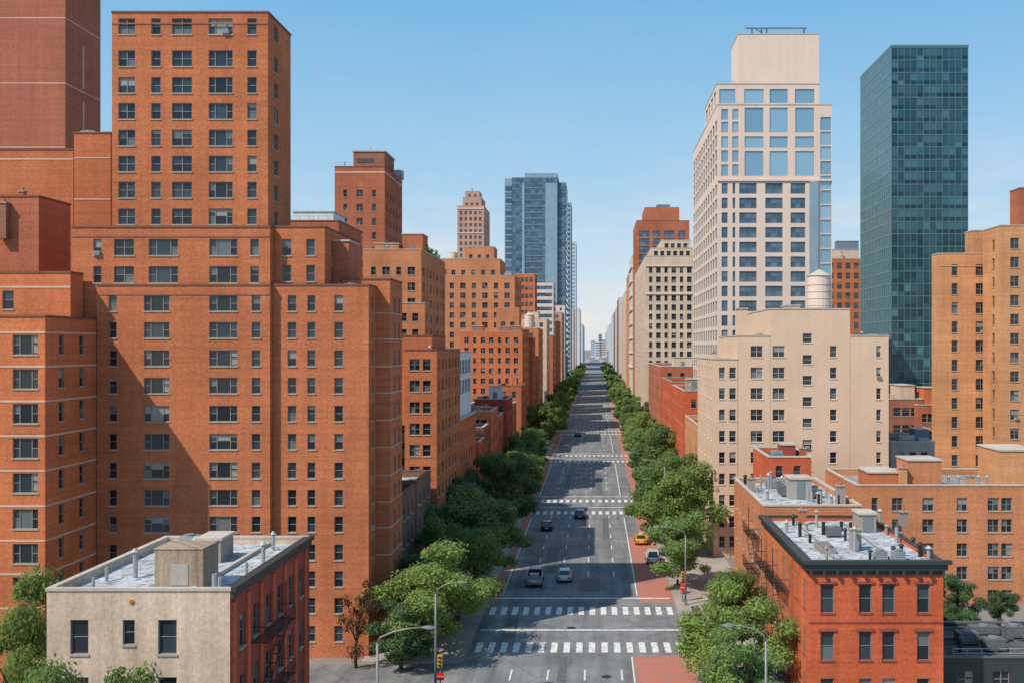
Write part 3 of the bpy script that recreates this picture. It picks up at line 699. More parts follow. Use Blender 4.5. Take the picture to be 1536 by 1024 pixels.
far('narrow orange brick building poking up beside the white banded building',PX(768,440),PX(800,440),452,468,PZ(408,440),'brickB')
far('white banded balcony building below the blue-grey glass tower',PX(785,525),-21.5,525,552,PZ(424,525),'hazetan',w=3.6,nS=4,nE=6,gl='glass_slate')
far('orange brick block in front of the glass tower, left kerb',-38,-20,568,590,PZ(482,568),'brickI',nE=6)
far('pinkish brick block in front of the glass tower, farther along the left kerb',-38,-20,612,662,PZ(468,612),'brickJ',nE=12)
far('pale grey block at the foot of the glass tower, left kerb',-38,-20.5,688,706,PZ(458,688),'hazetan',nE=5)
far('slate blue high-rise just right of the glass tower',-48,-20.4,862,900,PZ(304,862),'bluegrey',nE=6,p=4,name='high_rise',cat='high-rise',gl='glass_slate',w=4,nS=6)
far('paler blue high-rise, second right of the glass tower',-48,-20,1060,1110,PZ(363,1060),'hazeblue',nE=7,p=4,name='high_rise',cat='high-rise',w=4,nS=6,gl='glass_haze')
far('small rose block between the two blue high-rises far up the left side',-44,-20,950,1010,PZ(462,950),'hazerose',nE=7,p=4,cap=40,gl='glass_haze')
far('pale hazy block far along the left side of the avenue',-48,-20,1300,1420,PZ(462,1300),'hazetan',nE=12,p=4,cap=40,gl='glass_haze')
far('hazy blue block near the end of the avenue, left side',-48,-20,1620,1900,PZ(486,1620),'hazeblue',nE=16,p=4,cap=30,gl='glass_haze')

# ------------------------------------------------------------------ RIGHT
YR=144.0; rx0=PX(1070,YR)
rr=[527,559,590,622,654,686,718,750,782,812]
def rt(pa,pb,py,cols,dy=0,yb=166,W=None,rws=rr):
    y=YR+dy; t=T(PX(pa,y),PX(pb,y),y,yb,-.2,PZ(py,y)); t['S']=[(pcols(cols,y,t['x0']),prows(rws,17,y))]; t['W']=W; return t
wz=[(([(2.2,1.2,'double'),(6.4,1.2,'pair'),(11,1.2,'double'),(15.6,1.2,'pair'),(19.6,1.2,'double')]),prows(rr[1:],17,YR))]
r1=rt(1070,1106.5,538,[(1083,9,'double'),(1099,10,'double')],W=wz,rws=rr[1:])
r2=rt(1107,1155,503,[(1135,18,'pair')]); r3=rt(1155.4,1275,463,[],dy=-.01)
r3['S']=[(pcols([(1168,18,'pair'),(1250,10,'double')],YR,r3['x0']),prows(rr,17,YR)),(pcols([(1211,14,'double')],YR,r3['x0']),prows([p-20 for p in rr],14,YR))]
r4=rt(1275.4,1333,503,[(1284,20,'pair'),(1318,7,'double')])
R1=Bld('apartment_house','broad tan apartment house with a stepped roofline and water tank, right of the avenue','apartment house',[r1,r2,r3,r4],'tan',near=True,coping='coping_light',sm='cream',frame='frame_white')
R1.bulkhead(PX(1107,148),PX(1120,148),147,150,r2['z1']-.8,4.6,'tan',False)
R1.tank(PX(1229,156),156,r3['z1']-.8,1.85,6.2)
R1.bulkhead(PX(1180,152),PX(1200,152),152,156,r3['z1']-.8,1.5,'tan',False); R1.unit(PX(1305,150),149,r4['z1']-.8); R1.pipe(PX(1290,148),147,r4['z1']-.8,1.2); R1.unit(PX(1135,150),147.5,r2['z1']-.8)
R1.chimney(PX(1063,146)+1.2,150,r1['z1']-.8,.7,.7,1.6,'tan')
# cream stone and glass tower
Y2=195.0; X20,X21=PX(1076,Y2),PX(1248,Y2)
s1=T(X20,X21,Y2,243,-.2,PZ(157,Y2))
rws=[PZ(282+22*k+9,Y2) for k in range(20)]; hh=16*Y2/F
s1['S']=[(pcols([(1087,9,'double'),(1101,4,'double'),(1122,26,'grid'),(1161,26,'grid'),(1197,22,'grid')],Y2,X20),[(z,hh) for z in rws])]
s1['S']+= [(pcols([(1131,28,'single'),(1168,27,'single'),(1207,28,'single')],Y2,X20),[(PZ(264,Y2),37*Y2/F),(PZ(222,Y2),17*Y2/F),(PZ(199,Y2),37*Y2/F)]),
           (pcols([(1087,10,'single'),(1103,9,'single')],Y2,X20),[(PZ(264,Y2),17*Y2/F),(PZ(243,Y2),17*Y2/F),(PZ(222,Y2),17*Y2/F),(PZ(199,Y2),16*Y2/F),(PZ(180,Y2),16*Y2/F)])]
s1['S']+= [(pcols([(1238.5,16,'single')],Y2,X20),[(PZ(262+k*22,Y2),20*Y2/F) for k in range(-4,12)])]
s1['W']=[([(2.2+4.35*i,3.0,'pair') for i in range(11)],[(z,hh) for z in rws]+[(PZ(262-22*k,Y2),18*Y2/F) for k in range(5)])]
s2=T(X20+.1,PX(1229,197),197,218,s1['z1']-2,PZ(126,197)); s2['S']=[(pcols([(1091,24,'single'),(1131,29,'single'),(1168,27,'single'),(1207,29,'single')],197,s2['x0']),[(PZ(155,197),21*197/F)])]; s2['W']=auto(21,4,3.4,'single',PZ(157,197),PZ(128,197),3.6,2.6)
s3=T(PX(1107,205),PX(1229,205)-.05,205,215,s2['z1']-2,PZ(51,205))
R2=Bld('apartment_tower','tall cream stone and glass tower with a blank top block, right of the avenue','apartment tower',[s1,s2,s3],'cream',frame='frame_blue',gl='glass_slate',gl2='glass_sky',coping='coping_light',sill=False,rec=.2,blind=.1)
R2.bands('S',s1,[PZ(272,Y2)],'cream',h=.35,pr=.25)
zt=s3['z1']; b=MB()
for px in (1128,1142,1150,1206): b.box(PX(px,207)-.1,PX(px,207)+.1,206.9,207.1,zt-.5,zt+1.6,'iron')
b.box(PX(1118,207),PX(1210,207),206.85,207.15,zt+1.6,zt+1.85,'frame_blue'); b.tube([(PX(1150,207),207,zt+.2),(PX(1133,207),207,zt+1.6)],.08,'iron',4); R2.part('roof_rig',b)
b=MB(); b.box(PX(1214,195),PX(1227,195),Y2-.32,Y2-.003,0,PZ(272,195),'bluegrey'); R2.part('bay_screen',b)
R2.railing(PX(1078,195),PX(1106,195),198,s2['z1']-.4,1.2); R2.unit(PX(1090,201),202,s2['z1']-.8,2.2,1.6,1.6)
# the dark teal tower
curtain('glass_tower','dark teal glass tower with a grid of panes, standing alone upper right','glass tower',PX(1337,260),PX(1452,260),260,290,PZ(72,260),'SW',3.15,1.62,'glass_teal','mull_teal',gside='glass_teal_lit',mside='mull_lit',mw=.07,gdark='glass_tealdark',klow=15)
# golden brick tower at the right edge
y=170; g1=T(PX(1408,y),PX(1498,y),y,173.5,-.2,PZ(380,y)); z=g1['z1']
g1['S']=[(pcols([(1432,9,'double'),(1471,15,'pair')],y,g1['x0']),prows([405+28.5*k for k in range(12)],17,y))]
y3=162; g2=T(PX(1501,y3),PX(1575,y3),y3,169.5,-.2,PZ(338,y3)); g2['S']=[(pcols([(1522,13,'pair'),(1552,13,'pair')],y3,g2['x0']),prows([365+28.5*k for k in range(12)],16,y3))]; g2['W']=[([(4.5,1.0,'double')],prows([365+28.5*k for k in range(12)],16,y3))]
g3=T(PX(1457,174),PX(1520,174),173.7,177,20,PZ(346,174))
R4=Bld('apartment_tower','golden brick apartment tower at the right edge of the view','apartment tower',[g1,g2,g3],'brickG',near=True,coping='coping_light')
R4.bulkhead(PX(1530,164),PX(1560,164),164,168,g2['z1']-.8,7,'brickC',False); R4.bands('S',g1,[z-2.2],'brickG',h=.2,pr=.06)
# red corner house lower right
Y5=82.0; q=T(PX(1213,Y5),PX(1415,Y5),Y5,103.9,-.2,PZ(841,Y5),par=.45,mW='brickB')
q['S']=[(pcols([(1241,20,'double'),(1298,19,'double'),(1333,19,'double'),(1385,19,'double')],Y5,q['x0']),[(PZ(919,Y5),44*Y5/F),(PZ(990,Y5),44*Y5/F),(PZ(1061,Y5),44*Y5/F)])]
q['W']=[([(1.6+3.1*i,1.0,'double') for i in range(7)],[(PZ(919,Y5),44*Y5/F),(PZ(990,Y5),44*Y5/F),(PZ(1061,Y5),44*Y5/F)])]
R5=Bld('red_house','red brick corner house with a dark heavy cornice, lower right','house',[q],'brickE',near=True,roof='roof_silver',coping='cornice',sm='brickF',blind=.15,frame='frame_blue')
R5.cornice(q,'cornice',.55,1.1,'SW'); zr=q['z1']-.45
for c in (1241,1298,1333,1385):
    for z_ in (PZ(919,Y5),PZ(990,Y5)):
        b=MB(); x=PX(c,Y5); b.box(x-.72,x+.72,Y5-.11,Y5-.004,z_+44*Y5/F+.02,z_+44*Y5/F+.24,'brickF'); R5.part('lintel',b)
R5.bands('S',q,[PZ(934,Y5)],'brickF',h=.14,pr=.05)
R5.fire_escape(q['x0'],-1,90,96,[PZ(1063,Y5),PZ(992,Y5),PZ(921,Y5)]); R5.fire_escape(q['x0'],-1,97.5,102.5,[PZ(1063,Y5),PZ(992,Y5),PZ(921,Y5)])
for yy in (82.4,85.5,88.6,):
    b=MB(); b.box(q['x0']-.12,q['x0']-.004,yy-.25,yy+.25,0,q['z1']-.9,'brickE'); R5.part('pilaster',b)
rp=random.Random(3)
for px,yy,h in ((1240,84,1.1),(1282,88,2.0),(1276,90,2.2),(1305,84,.8),(1340,85,.9),(1352,86,.9),(1393,84,1.1),(1180,97,1.0),(1330,96,.8),(1215,92,.8),(1262,98,.9),(1300,101,1.2),(1380,86,1.0),(1370,90,.7),(1200,95,1.3),(1225,100,1.5),(1190,101,.9),(1345,92,1.4),(1235,96,1.2),(1320,100,1.6),(1210,98,.7),(1268,93,1.0)): R5.pipe(PX(px,yy),yy,zr,h,.1+rp.random()*.08,rp.random()<.6,rp.choice(('metal','iron','concrete','iron')))
R5.unit(PX(1320,84.5),84.6,zr,1.1,.9,.8); R5.unit(PX(1348,84.5),84.6,zr,1.0,.9,.8); R5.unit(PX(1250,95),95,zr,1.3,1,.9,'metal_dark')
R5.chimney(PX(1283,89),89,zr,.9,.7,1.7,'greystone'); R5.chimney(PX(1355,101),101,zr,.8,.8,1.3,'concrete'); R5.chimney(PX(1205,101),101.5,zr,.7,.7,1.4,'brickC')
b=MB(); b.box(PX(1228,88),PX(1250,88),87,90,zr,zr+.5,'concrete'); b.box(PX(1228,88)+.1,PX(1250,88)-.1,87.1,89.9,zr+.5,zr+.56,'glass_slate'); R5.part('skylight',b)
R5.bulkhead(PX(1285,98),PX(1310,98),97,99.5,zr,1.7,'concrete')
for xx in (q['x0']+2.6,q['x0']+7.2):
    b=MB(); b.tube([(xx,83,zr+.18),(xx+.3,92,zr+.18),(xx+.3,103,zr+.18)],.07,'metal',6); R5.part('conduit',b)
# orange house behind it
q2=T(PX(1145,104.1),PX(1292,104.1),104.1,126,-.2,PZ(716,126),par=.6); q2['W']=[([(2+3.1*i,1.0,'double') for i in range(7)],[(z_,2.1) for z_ in (10.0,6.4,2.8)])]; q2['S']=[([(2.0,1.0,'double'),(8.0,1.0,'double')],[(10.6,1.6)])]
R6=Bld('brick_house','pale orange brick house with a cluttered silver roof directly behind the red corner house','house',[q2],'brickI',near=True,roof='roof_silver',coping='coping_light')
zr=q2['z1']-.6
for k in range(18): R6.pipe(rp.uniform(q2['x0']+.8,q2['x1']-.8),rp.uniform(105,125),zr,rp.uniform(.6,1.9),.1+rp.random()*.09,rp.random()<.6,rp.choice(('metal','iron','concrete')))
for k in range(5): R6.unit(rp.uniform(q2['x0']+1.4,q2['x1']-1.4),rp.uniform(108,124),zr,1.5,1.1,1.2,rp.choice(('metal','metal_dark')))
R6.bulkhead(q2['x0']+4.2,q2['x0']+6.6,112,115,zr,2.2,'greystone'); R6.chimney(q2['x0']+.9,118,zr,.8,.8,1.5,'concrete'); R6.chimney(q2['x1']-1.2,108,zr,.9,.9,2.0,'concrete')
R6.fire_escape(q2['x0'],-1,106,111,[2.6,6.2,9.8])
q3=T(PX(1150,128),PX(1214,128),127,139,-.2,PZ(683,128),par=.6); q3['S']=[([(1.4,.9,'double'),(3.6,.9,'double')],[(13.4,1.5)])]
R8=Bld('brick_house','small red brick house tucked in front of the tan apartment house','house',[q3],'brickE',roof='roof_dark',coping='coping_light')
R8.chimney(q3['x1']-.6,129,q3['z1']-.6,.8,.8,1.4); R8.unit(q3['x0']+1.6,130,q3['z1']-.6); R8.bulkhead(q3['x0']+2.6,q3['x0']+4.4,132,135,q3['z1']-.6,1.5,'brickF',False)
# long orange brick block on the right edge
y=118.0; w7=T(PX(1285,y),PX(1600,y),y,134,-.2,PZ(727,y)); w7['S']=[(pcols([(1312,9,'double'),(1346,16,'pair'),(1392,17,'pair'),(1443,16,'pair'),(1490,17,'pair'),(1510,16,'pair'),(1560,17,'pair')],y,w7['x0']),prows([756,788,824,859,894,930],20,y))]
R7=Bld('apartment_block','long low orange brick block with chimneys behind the red corner house, right edge','apartment block',[w7],'brickI',near=True,coping='coping_light')
z=w7['z1']-.8
R7.bulkhead(PX(1360,120),PX(1410,120),119.5,124,z,3.4,'brickI',False); R7.bulkhead(PX(1300,122),PX(1345,122),121,126,z,1.8,'brickA',False); R7.bulkhead(PX(1500,121),PX(1560,121),121,128,z,4.4,'brickG',False)
for px in (1425,1440,1470,1483): R7.pipe(PX(px,120),120.5,z,1.4,.13)
R7.chimney(PX(1355,119),119.2,z,.8,.8,2.6,'brickG'); R7.chimney(PX(1455,121),121,z,.9,.9,1.4,'brickG'); R7.railing(PX(1420,119),PX(1490,119),119.3,z+.4,1.2)
# low workshop in the yard
wsh=T(PX(1425,84),PX(1600,84),86,97,-.2,3.6,par=.35); wsh['S']=[([(2,1.4,'pair'),(5,1.4,'pair')],[(1.0,1.4)])]
WS=Bld('workshop','low dark-roofed workshop in the yard at the lower right corner','workshop',[wsh],'cornice',roof='roof_dark',coping='metal_dark',near=True)
for px,yy in ((1450,91),(1490,89),(1520,93)): WS.unit(PX(px,yy),yy,3.25,1.8,1.3,1.1,'metal_dark')
WS.unit(PX(1475,94),94,3.25,2.6,1.2,.8,'metal_dark'); WS.pipe(PX(1440,88),88,3.25,1.2,.15,True,'iron'); WS.pipe(PX(1505,91),91,3.25,1.6,.12,True,'metal_dark'); WS.railing(PX(1425,86)+.4,PX(1540,86),86.4,3.3,.9)
for yy in (87.5,92.2,95.5):
    b=MB(); b.box(PX(1428,88)+.6,PX(1600,84)-1,yy-.12,yy+.12,3.26,3.5,'metal_dark'); WS.part('duct',b)
# between tan house and golden tower
o,t=simple('low_building','shadowed brown building with pale coping between the tan house and golden tower','building',PX(1333,178),PX(1385,178),178,196,PZ(598,178),'brickH',faces='S',nS=3,w=1.3,roof='roof_dark',coping='coping_light')
o.bulkhead(PX(1350,180),PX(1372,180),180,186,t['z1']-.8,3,'bone',False); o.pipe(PX(1340,180),180,t['z1']-.8,1.5)
o,t=simple('low_building','low grey building with a bluish roof right of the tan apartment house','building',PX(1336,152),PX(1402,152),152,168,PZ(662,152),'greystone',faces='S',nS=3,w=1.0,roof='roof_dark',coping='coping_light')
o.unit(PX(1360,155),155,t['z1']-.8,2,1.4,1.5); o.bulkhead(PX(1372,157),PX(1394,157),157,160,t['z1']-.8,2.2,'slate',False); o.pipe(PX(1350,154),154,t['z1']-.8,1.6); o.unit(PX(1385,153.5),153.6,t['z1']-.8,1.4,1,1.2)
o,t=simple('low_building','tall narrow rust-coloured building standing left of the golden tower','building',PX(1377,176),PX(1407,176),176.2,184,PZ(607,176),'brickC',faces='SW',nS=2,nE=2,w=.9,coping='coping_light')
o.bulkhead(PX(1386,178),PX(1404,178),178,182,t['z1']-.8,3.6,'brickB',False)
o,t=simple('low_building','orange brick building low between the teal tower and the golden tower','building',PX(1330,225),PX(1420,225),225,240,PZ(596,225),'brickI',faces='S',nS=6,w=1.2,coping='coping_light')
o.bulkhead(PX(1345,228),PX(1365,228),228,233,t['z1']-.8,3,'brickC',False)
o,t=far('brown brick block between the cream tower and the teal tower',PX(1225,330),PX(1294,330),330,360,PZ(388,330),'brickA','W',nS=5,p=3.2)
o.bulkhead(PX(1248,333),PX(1290,333),334,344,t['z1']-.8,4,'bone',False); o.bulkhead(PX(1256,338),PX(1288,338),338,342,t['z1']+3.4,3,'slate',False); o.pipe(PX(1262,333),333,t['z1'],2.5,.2)
# avenue, right side
o,t=simple('row_house','peach row house at the foot of the cream tower, half hidden by trees','row house',17,22.9,168,194,PZ(632,178),'brickG',faces='SW',nS=2,nE=8,w=1.0,h=1.7,p=3.3,roof='roof_dark',coping='coping_light')
o,t=simple('row_house','bright red row house beyond the peach one on the right kerb','row house',17,23.0,196,226,PZ(583,204),'brickE',faces='SW',nS=2,nE=9,w=1.0,h=1.7,p=3.4,roof='roof_dark',coping='coping_light')
o.unit(20,200,t['z1']-.8); o.pipe(19,206,t['z1']-.8,1.5); o.bulkhead(19,22,212,216,t['z1']-.8,2.4,'greystone')
o,t=simple('low_building','brick red low building with a dark cluttered roof, right kerb below the ivory block','building',17,36,228,262,PZ(571,235),'brickE',faces='SW',nS=6,nE=9,w=1.1,h=1.7,p=3.4,roof='roof_dark',coping='greystone')
o.unit(22,236,t['z1']-.8,2,1.5,1.5); o.unit(28,234,t['z1']-.8,2,1.5,1.3); o.bulkhead(24,28,244,250,t['z1']-.8,3,'brickF')
o,t=simple('low_building','orange-brown low building with a grey roof in front of the ivory block','building',17,38,266,326,PZ(549,270),'brickC',faces='SW',nS=6,nE=15,w=1.1,h=1.7,p=3.4,coping='coping_light')
o.bulkhead(21,26,275,282,t['z1']-.8,3,'bone'); o.unit(30,272,t['z1']-.8,2.4,1.6,1.6)
t=T(PX(968,330),PX(1042,330),330,418,-.2,PZ(384,330)); z=t['z1']; L=t['x1']-t['x0']
t['S']=auto(L,6,[1.1,1.5],'double',z-54,z-.5,3.0,1.8,.5); t['W']=auto(88,22,1.5,'plain',z-54,z-.5,3.0,1.8)
u=T(PX(976,334),PX(1040,334),334,410,z-2,PZ(372,334)); u['S']=auto(u['x1']-u['x0'],6,1.3,'double',z,u['z1']-.1,2.5,1.5)
v=T(PX(992,338),PX(1036,338),338,400,z-2,PZ(360,338)); v['S']=auto(v['x1']-v['x0'],4,1.3,'double',u['z1'],v['z1']-.1,2.4,1.4)
o=Bld('apartment_block','ivory apartment block dotted with dark windows and a stepped top, right of the avenue','apartment block',[t,u,v],'bone',gl='glass',coping='coping_light',rec=.3,blind=.1)
o.bands('S',t,[z-3.4,z-12.4],'cream',h=.4,pr=.3)
t=T(PX(955,430),PX(1034,430),430,470,-.2,PZ(331,430)); z=t['z1']; L=t['x1']-t['x0']
t['S']=auto(L,4,[4.4,3.0],'grid',z-60,z-1,3.3,2.7,.6); t['W']=auto(40,6,4,'grid',z-60,z-1,3.3,2.6)
o=Bld('apartment_tower','brown brick tower with wide window strips rising behind the ivory block','apartment tower',[t],'brickC',gl='glass_slate',frame='frame_blue',coping='coping_dark',sill=False,rec=.25,blind=.05)
b=MB(); b.box(PX(967,434),PX(1019,434),434,460,z-.8,PZ(311,434),'brickC'); b.box(PX(985,436),PX(1005,436),436,450,PZ(311,434),PZ(306,434),'slate'); o.part('penthouse',b)
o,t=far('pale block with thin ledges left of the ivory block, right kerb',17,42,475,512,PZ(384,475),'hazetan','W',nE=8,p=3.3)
o.bands('W',t,[20+6.6*k for k in range(8)],'cream',h=.5,pr=.6); o.bands('S',t,[20+6.6*k for k in range(8)],'cream',h=.5,pr=.6)
far('peach brick block on the right kerb just behind the pale ledged block',17,42,526,560,PZ(412,526),'brickG','W',nE=8,p=3.3)
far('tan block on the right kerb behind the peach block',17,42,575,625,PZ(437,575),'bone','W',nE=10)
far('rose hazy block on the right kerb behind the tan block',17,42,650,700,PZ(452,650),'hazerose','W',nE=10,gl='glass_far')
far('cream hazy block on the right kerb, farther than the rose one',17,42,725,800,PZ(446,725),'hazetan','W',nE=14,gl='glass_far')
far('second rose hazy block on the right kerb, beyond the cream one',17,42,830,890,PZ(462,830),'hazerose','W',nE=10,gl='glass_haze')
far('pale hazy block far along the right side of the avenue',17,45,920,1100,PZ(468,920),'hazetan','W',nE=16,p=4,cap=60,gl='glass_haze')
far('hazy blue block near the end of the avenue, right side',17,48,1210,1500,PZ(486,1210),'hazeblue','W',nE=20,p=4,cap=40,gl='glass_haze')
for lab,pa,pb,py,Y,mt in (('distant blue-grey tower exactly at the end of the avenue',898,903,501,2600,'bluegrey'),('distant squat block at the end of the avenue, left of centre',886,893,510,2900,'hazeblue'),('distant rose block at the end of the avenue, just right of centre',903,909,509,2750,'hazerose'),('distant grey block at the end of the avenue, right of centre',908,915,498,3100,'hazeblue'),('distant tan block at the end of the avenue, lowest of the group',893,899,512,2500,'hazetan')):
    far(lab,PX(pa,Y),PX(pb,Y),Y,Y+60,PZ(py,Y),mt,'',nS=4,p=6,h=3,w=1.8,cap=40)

# ------------------------------------------------------------------ trees
def crown_mesh(seed,rx,rz,ncl,per,leaf,mat):
    r=random.Random(seed); b=MB(); k=b.mi(mat); cl=[]
    for i in range(ncl):
        while True:
            d=Vector((r.uniform(-1,1),r.uniform(-1,1),r.uniform(-1,1)))
            if .25<d.length<1: break
        d=d.normalized()*r.uniform(.38,1.02)
        cl.append((Vector((d.x*rx,d.y*rx,d.z*rz)),rx*r.uniform(.16,.37)))
    for c,cr in cl:
        for j in range(int(per*(cr/(rx*.28))**2)):
            d=Vector((r.gauss(0,1),r.gauss(0,1),r.gauss(0,1))).normalized()
            rad=cr*(r.random()**.35)*r.uniform(.75,1.15)
            p=c+Vector((d.x*rad,d.y*rad,d.z*rad*.7))
            n=(d+Vector((r.uniform(-.8,.8),r.uniform(-.8,.8),r.uniform(-.3,1.1)))).normalized()
            a=n.orthogonal().normalized(); a=(Matrix.Rotation(r.uniform(0,6.28),3,n)@a); e=n.cross(a); s=leaf*r.uniform(.6,1.3)
            i0=len(b.v); b.v+= [tuple(p-a*s),tuple(p-e*s*.55+n*s*.12),tuple(p+a*s),tuple(p+e*s*.55+n*s*.12)]
            b.f.append([i0,i0+1,i0+2,i0+3]); b.m.append(k)
    return b.mesh('crown'),cl
HC=5.7
def trunk_mesh(seed,hc,cl,r0=.24):
    r=random.Random(seed); b=MB(); fork=hc*.45
    b.tube([(0,0,0),(.05,.03,fork*.5),(-.04,.06,fork),(.0,0,hc*.95)],[r0*1.25,r0,r0*.85,r0*.4],'bark',8)
    for c,cr in cl[::2]:
        z=fork*r.uniform(.85,1.25); q=Vector((0,0,z)); e=Vector((c.x*.85,c.y*.85,hc+c.z*.85)); m=q.lerp(e,.5)+Vector((0,0,.3))
        b.tube([q,m,e],[r0*.5,r0*.32,r0*.1],'bark',5)
    return b.mesh('trunk',True)
TV={}
def tree_var(kind,i):
    if (kind,i) in TV: return TV[(kind,i)]
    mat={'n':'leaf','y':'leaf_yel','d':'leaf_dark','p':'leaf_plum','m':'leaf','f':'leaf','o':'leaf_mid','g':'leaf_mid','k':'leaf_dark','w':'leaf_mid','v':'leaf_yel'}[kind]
    q=dict(n=(38,520,.16),y=(36,520,.155),d=(36,460,.17),p=(16,200,.16),w=(38,520,.16),m=(27,260,.24),o=(26,260,.24),k=(25,260,.24),v=(25,260,.24),f=(20,110,.42),g=(20,110,.42))[kind]
    me,cl=crown_mesh(ord(kind)*10+i,4.6,4.2,q[0],q[1],q[2],mat)
    tm=trunk_mesh(i,HC,cl); TV[(kind,i)]=(me,tm); return TV[(kind,i)]
def tree(x,y,h,w,kind,label,group=None,name='street_tree'):
    i=tree.k%3; tree.k+=1
    me,tm=tree_var(kind,i); r=empty(name,(x,y,.0),label,'tree',group)
    s=h/10.2; sw=w/10.0
    r.scale=(sw,sw,s); r.rotation_euler.z=random.uniform(0,6.28)
    t_=bpy.data.objects.new('trunk',tm); COL.objects.link(t_); t_.parent=r
    c=bpy.data.objects.new('crown',me); COL.objects.link(c); c.parent=r; c.location.z=HC
    return r
tree.k=0
tree(PX(640,97),98,10.4,13.0,'y','yellow-green street tree in front of the stepped brick tower, nearest on the left kerb')
tree(PX(688,110),109,10.2,10.6,'w','olive green tree just beyond the yellow-green one on the left kerb')
tree(PX(712,126),126,13.0,15.5,'n','large full green tree, second on the left kerb, above the pickup truck')
tree(PX(655,112),115,11.0,10.4,'n','shaded green tree against the stepped brick tower, behind the yellow-green tree')
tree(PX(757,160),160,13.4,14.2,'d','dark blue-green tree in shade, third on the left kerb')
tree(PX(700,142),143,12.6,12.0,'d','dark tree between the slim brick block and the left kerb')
tree(PX(528,93),94.5,8.6,5.5,'p','copper-leaved sparse tree at the foot of the stepped brick tower',name='copper_tree')
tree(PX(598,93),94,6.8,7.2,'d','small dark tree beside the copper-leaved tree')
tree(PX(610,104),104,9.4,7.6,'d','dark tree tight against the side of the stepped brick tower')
tree(PX(18,68),69,14.0,8.8,'y','yellow-green tree at the left edge beside the beige house')
tree(PX(150,52),52,14.2,7.8,'y','green treetop in front of the beige house, at the bottom edge')
tree(PX(60,56),55,13.2,6.4,'n','green treetop at the bottom left corner')
tree(PX(1098,88),88,9.0,10.8,'y','yellow-green tree left of the red corner house')
tree(PX(1128,76),78,8.4,8.6,'n','green tree at the bottom edge beside the red corner house')
tree(13.9,103,7.6,6.6,'w','small olive tree on the right pavement beside the pale orange house')
tree(PX(1024,126),126,9.8,9.8,'n','green tree at the corner of the tan apartment house')
tree(PX(1014,144),144,13.4,13.6,'w','large olive tree in front of the tan apartment house, right kerb')
tree(PX(1003,158),158,13.6,12.6,'n','second large green tree in front of the tan apartment house, right kerb')
tree(12.2,171,13.0,11.8,'m','round green tree beyond the yellow taxi, right kerb')
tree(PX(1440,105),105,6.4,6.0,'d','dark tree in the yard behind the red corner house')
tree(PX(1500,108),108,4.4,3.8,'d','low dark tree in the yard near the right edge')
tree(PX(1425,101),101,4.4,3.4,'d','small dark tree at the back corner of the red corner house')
ords=['fourth','fifth','sixth','seventh','eighth','ninth','tenth','eleventh','twelfth','thirteenth','fourteenth','fifteenth','sixteenth']
side={-1:('left',-15.2),1:('right',12.3)}
for sg in (-1,1):
    y=181.0 if sg>0 else 178.0; k=0
    while y<1150:
        nm,xx=side[sg]
        kind=random.choice('mmoovk') if y<330 else random.choice('ffg')
        if k<13 and y<290: lab=('mid-green street tree, %s along the %s kerb')%(ords[k],nm); gr=None
        elif y<450: lab='small green street tree in the unbroken %s row, middle distance'%nm; gr='middle distance trees of the %s row'%nm
        else: lab='tiny far-off street tree in the %s row near the end of the avenue'%nm; gr='far trees of the %s row'%nm
        hm=11.4 if (sg<0 and y<300) else 14.2
        sz=random.random()
        tree(xx+random.uniform(-1.2,1.2),y,lerp(7.2,hm,sz)+random.uniform(-.5,.5),lerp(7.0,13.4,sz)+random.uniform(-.8,.8),kind,lab,gr)
        y+=random.uniform(6.5,10.0)+(random.uniform(3,8) if random.random()<.35 else 0) if y<330 else random.uniform(8.5,15); k+=1
def planter(x,y,label):
    r=empty('planter',(x,y,.14),label,'planter')
    b=MB(); b.box(-.6,.6,-.5,.5,0,.6,'concrete'); b.box(-.66,.66,-.56,.56,.6,.68,'coping_light'); b.build('planter_box',r,world=False)
    b=MB()
    for k in range(140):
        p=Vector((random.gauss(0,.3),random.gauss(0,.26),.75+abs(random.gauss(0,.33)))); s_=.13
        a=Vector((random.uniform(-1,1),random.uniform(-1,1),random.uniform(-.5,1))).normalized(); e=a.orthogonal().normalized()
        b.face([p-a*s_,p-e*s_*.6,p+a*s_,p+e*s_*.6],'leaf')
    b.build('shrub',r,world=False)
planter(13.2,109,'concrete planter with a shrub on the right pavement, nearest of three'); planter(13.4,113.2,'concrete planter with a shrub on the right pavement, middle of three'); planter(13.3,117.5,'concrete planter with a shrub on the right pavement, farthest of three')
def street_box(x,y,mat,label):
    r=empty('newspaper_box',(x,y,.14),label,'newspaper box')
    b=MB(); b.box(-.25,.25,-.22,.22,.28,1.0,mat); b.loft([[(-.25,-.22,1.0),(.25,-.22,1.0),(.25,.22,1.0),(-.25,.22,1.0)],[(-.25,-.08,1.22),(.25,-.08,1.22),(.25,.22,1.22),(-.25,.22,1.22)]],mat); b.build('case',r,world=False)
    b=MB(); b.box(-.07,.07,-.07,.07,.04,.28,'iron'); b.box(-.24,.24,-.2,.2,0,.04,'iron'); b.build('stand',r,world=False)
    b=MB(); b.box(-.19,.19,-.232,-.222,.5,.92,'carglass'); b.build('display_window',r,world=False)
street_box(10.5,103.2,'orange','orange newspaper box at the right kerb by the near crosswalk'); street_box(10.5,104.1,'binblue','blue newspaper box at the right kerb beside the orange one'); street_box(10.5,122.5,'signal_red','red newspaper box at the right kerb past the second crosswalk')
def bin_(x,y,label):
    r=empty('litter_bin',(x,y,.14),label,'litter bin')
    b=MB(); b.cyl(0,0,.02,.95,.28,.36,'bingreen',14); b.build('basket',r,world=False)
    b=MB(); b.cyl(0,0,.95,1.0,.39,.39,'iron',14); b.build('rim',r,world=False)
bin_(10.7,98.6,'dark green litter bin on the right corner before the near crosswalk'); bin_(10.9,112.2,'dark green litter bin on the right pavement between the crosswalks')
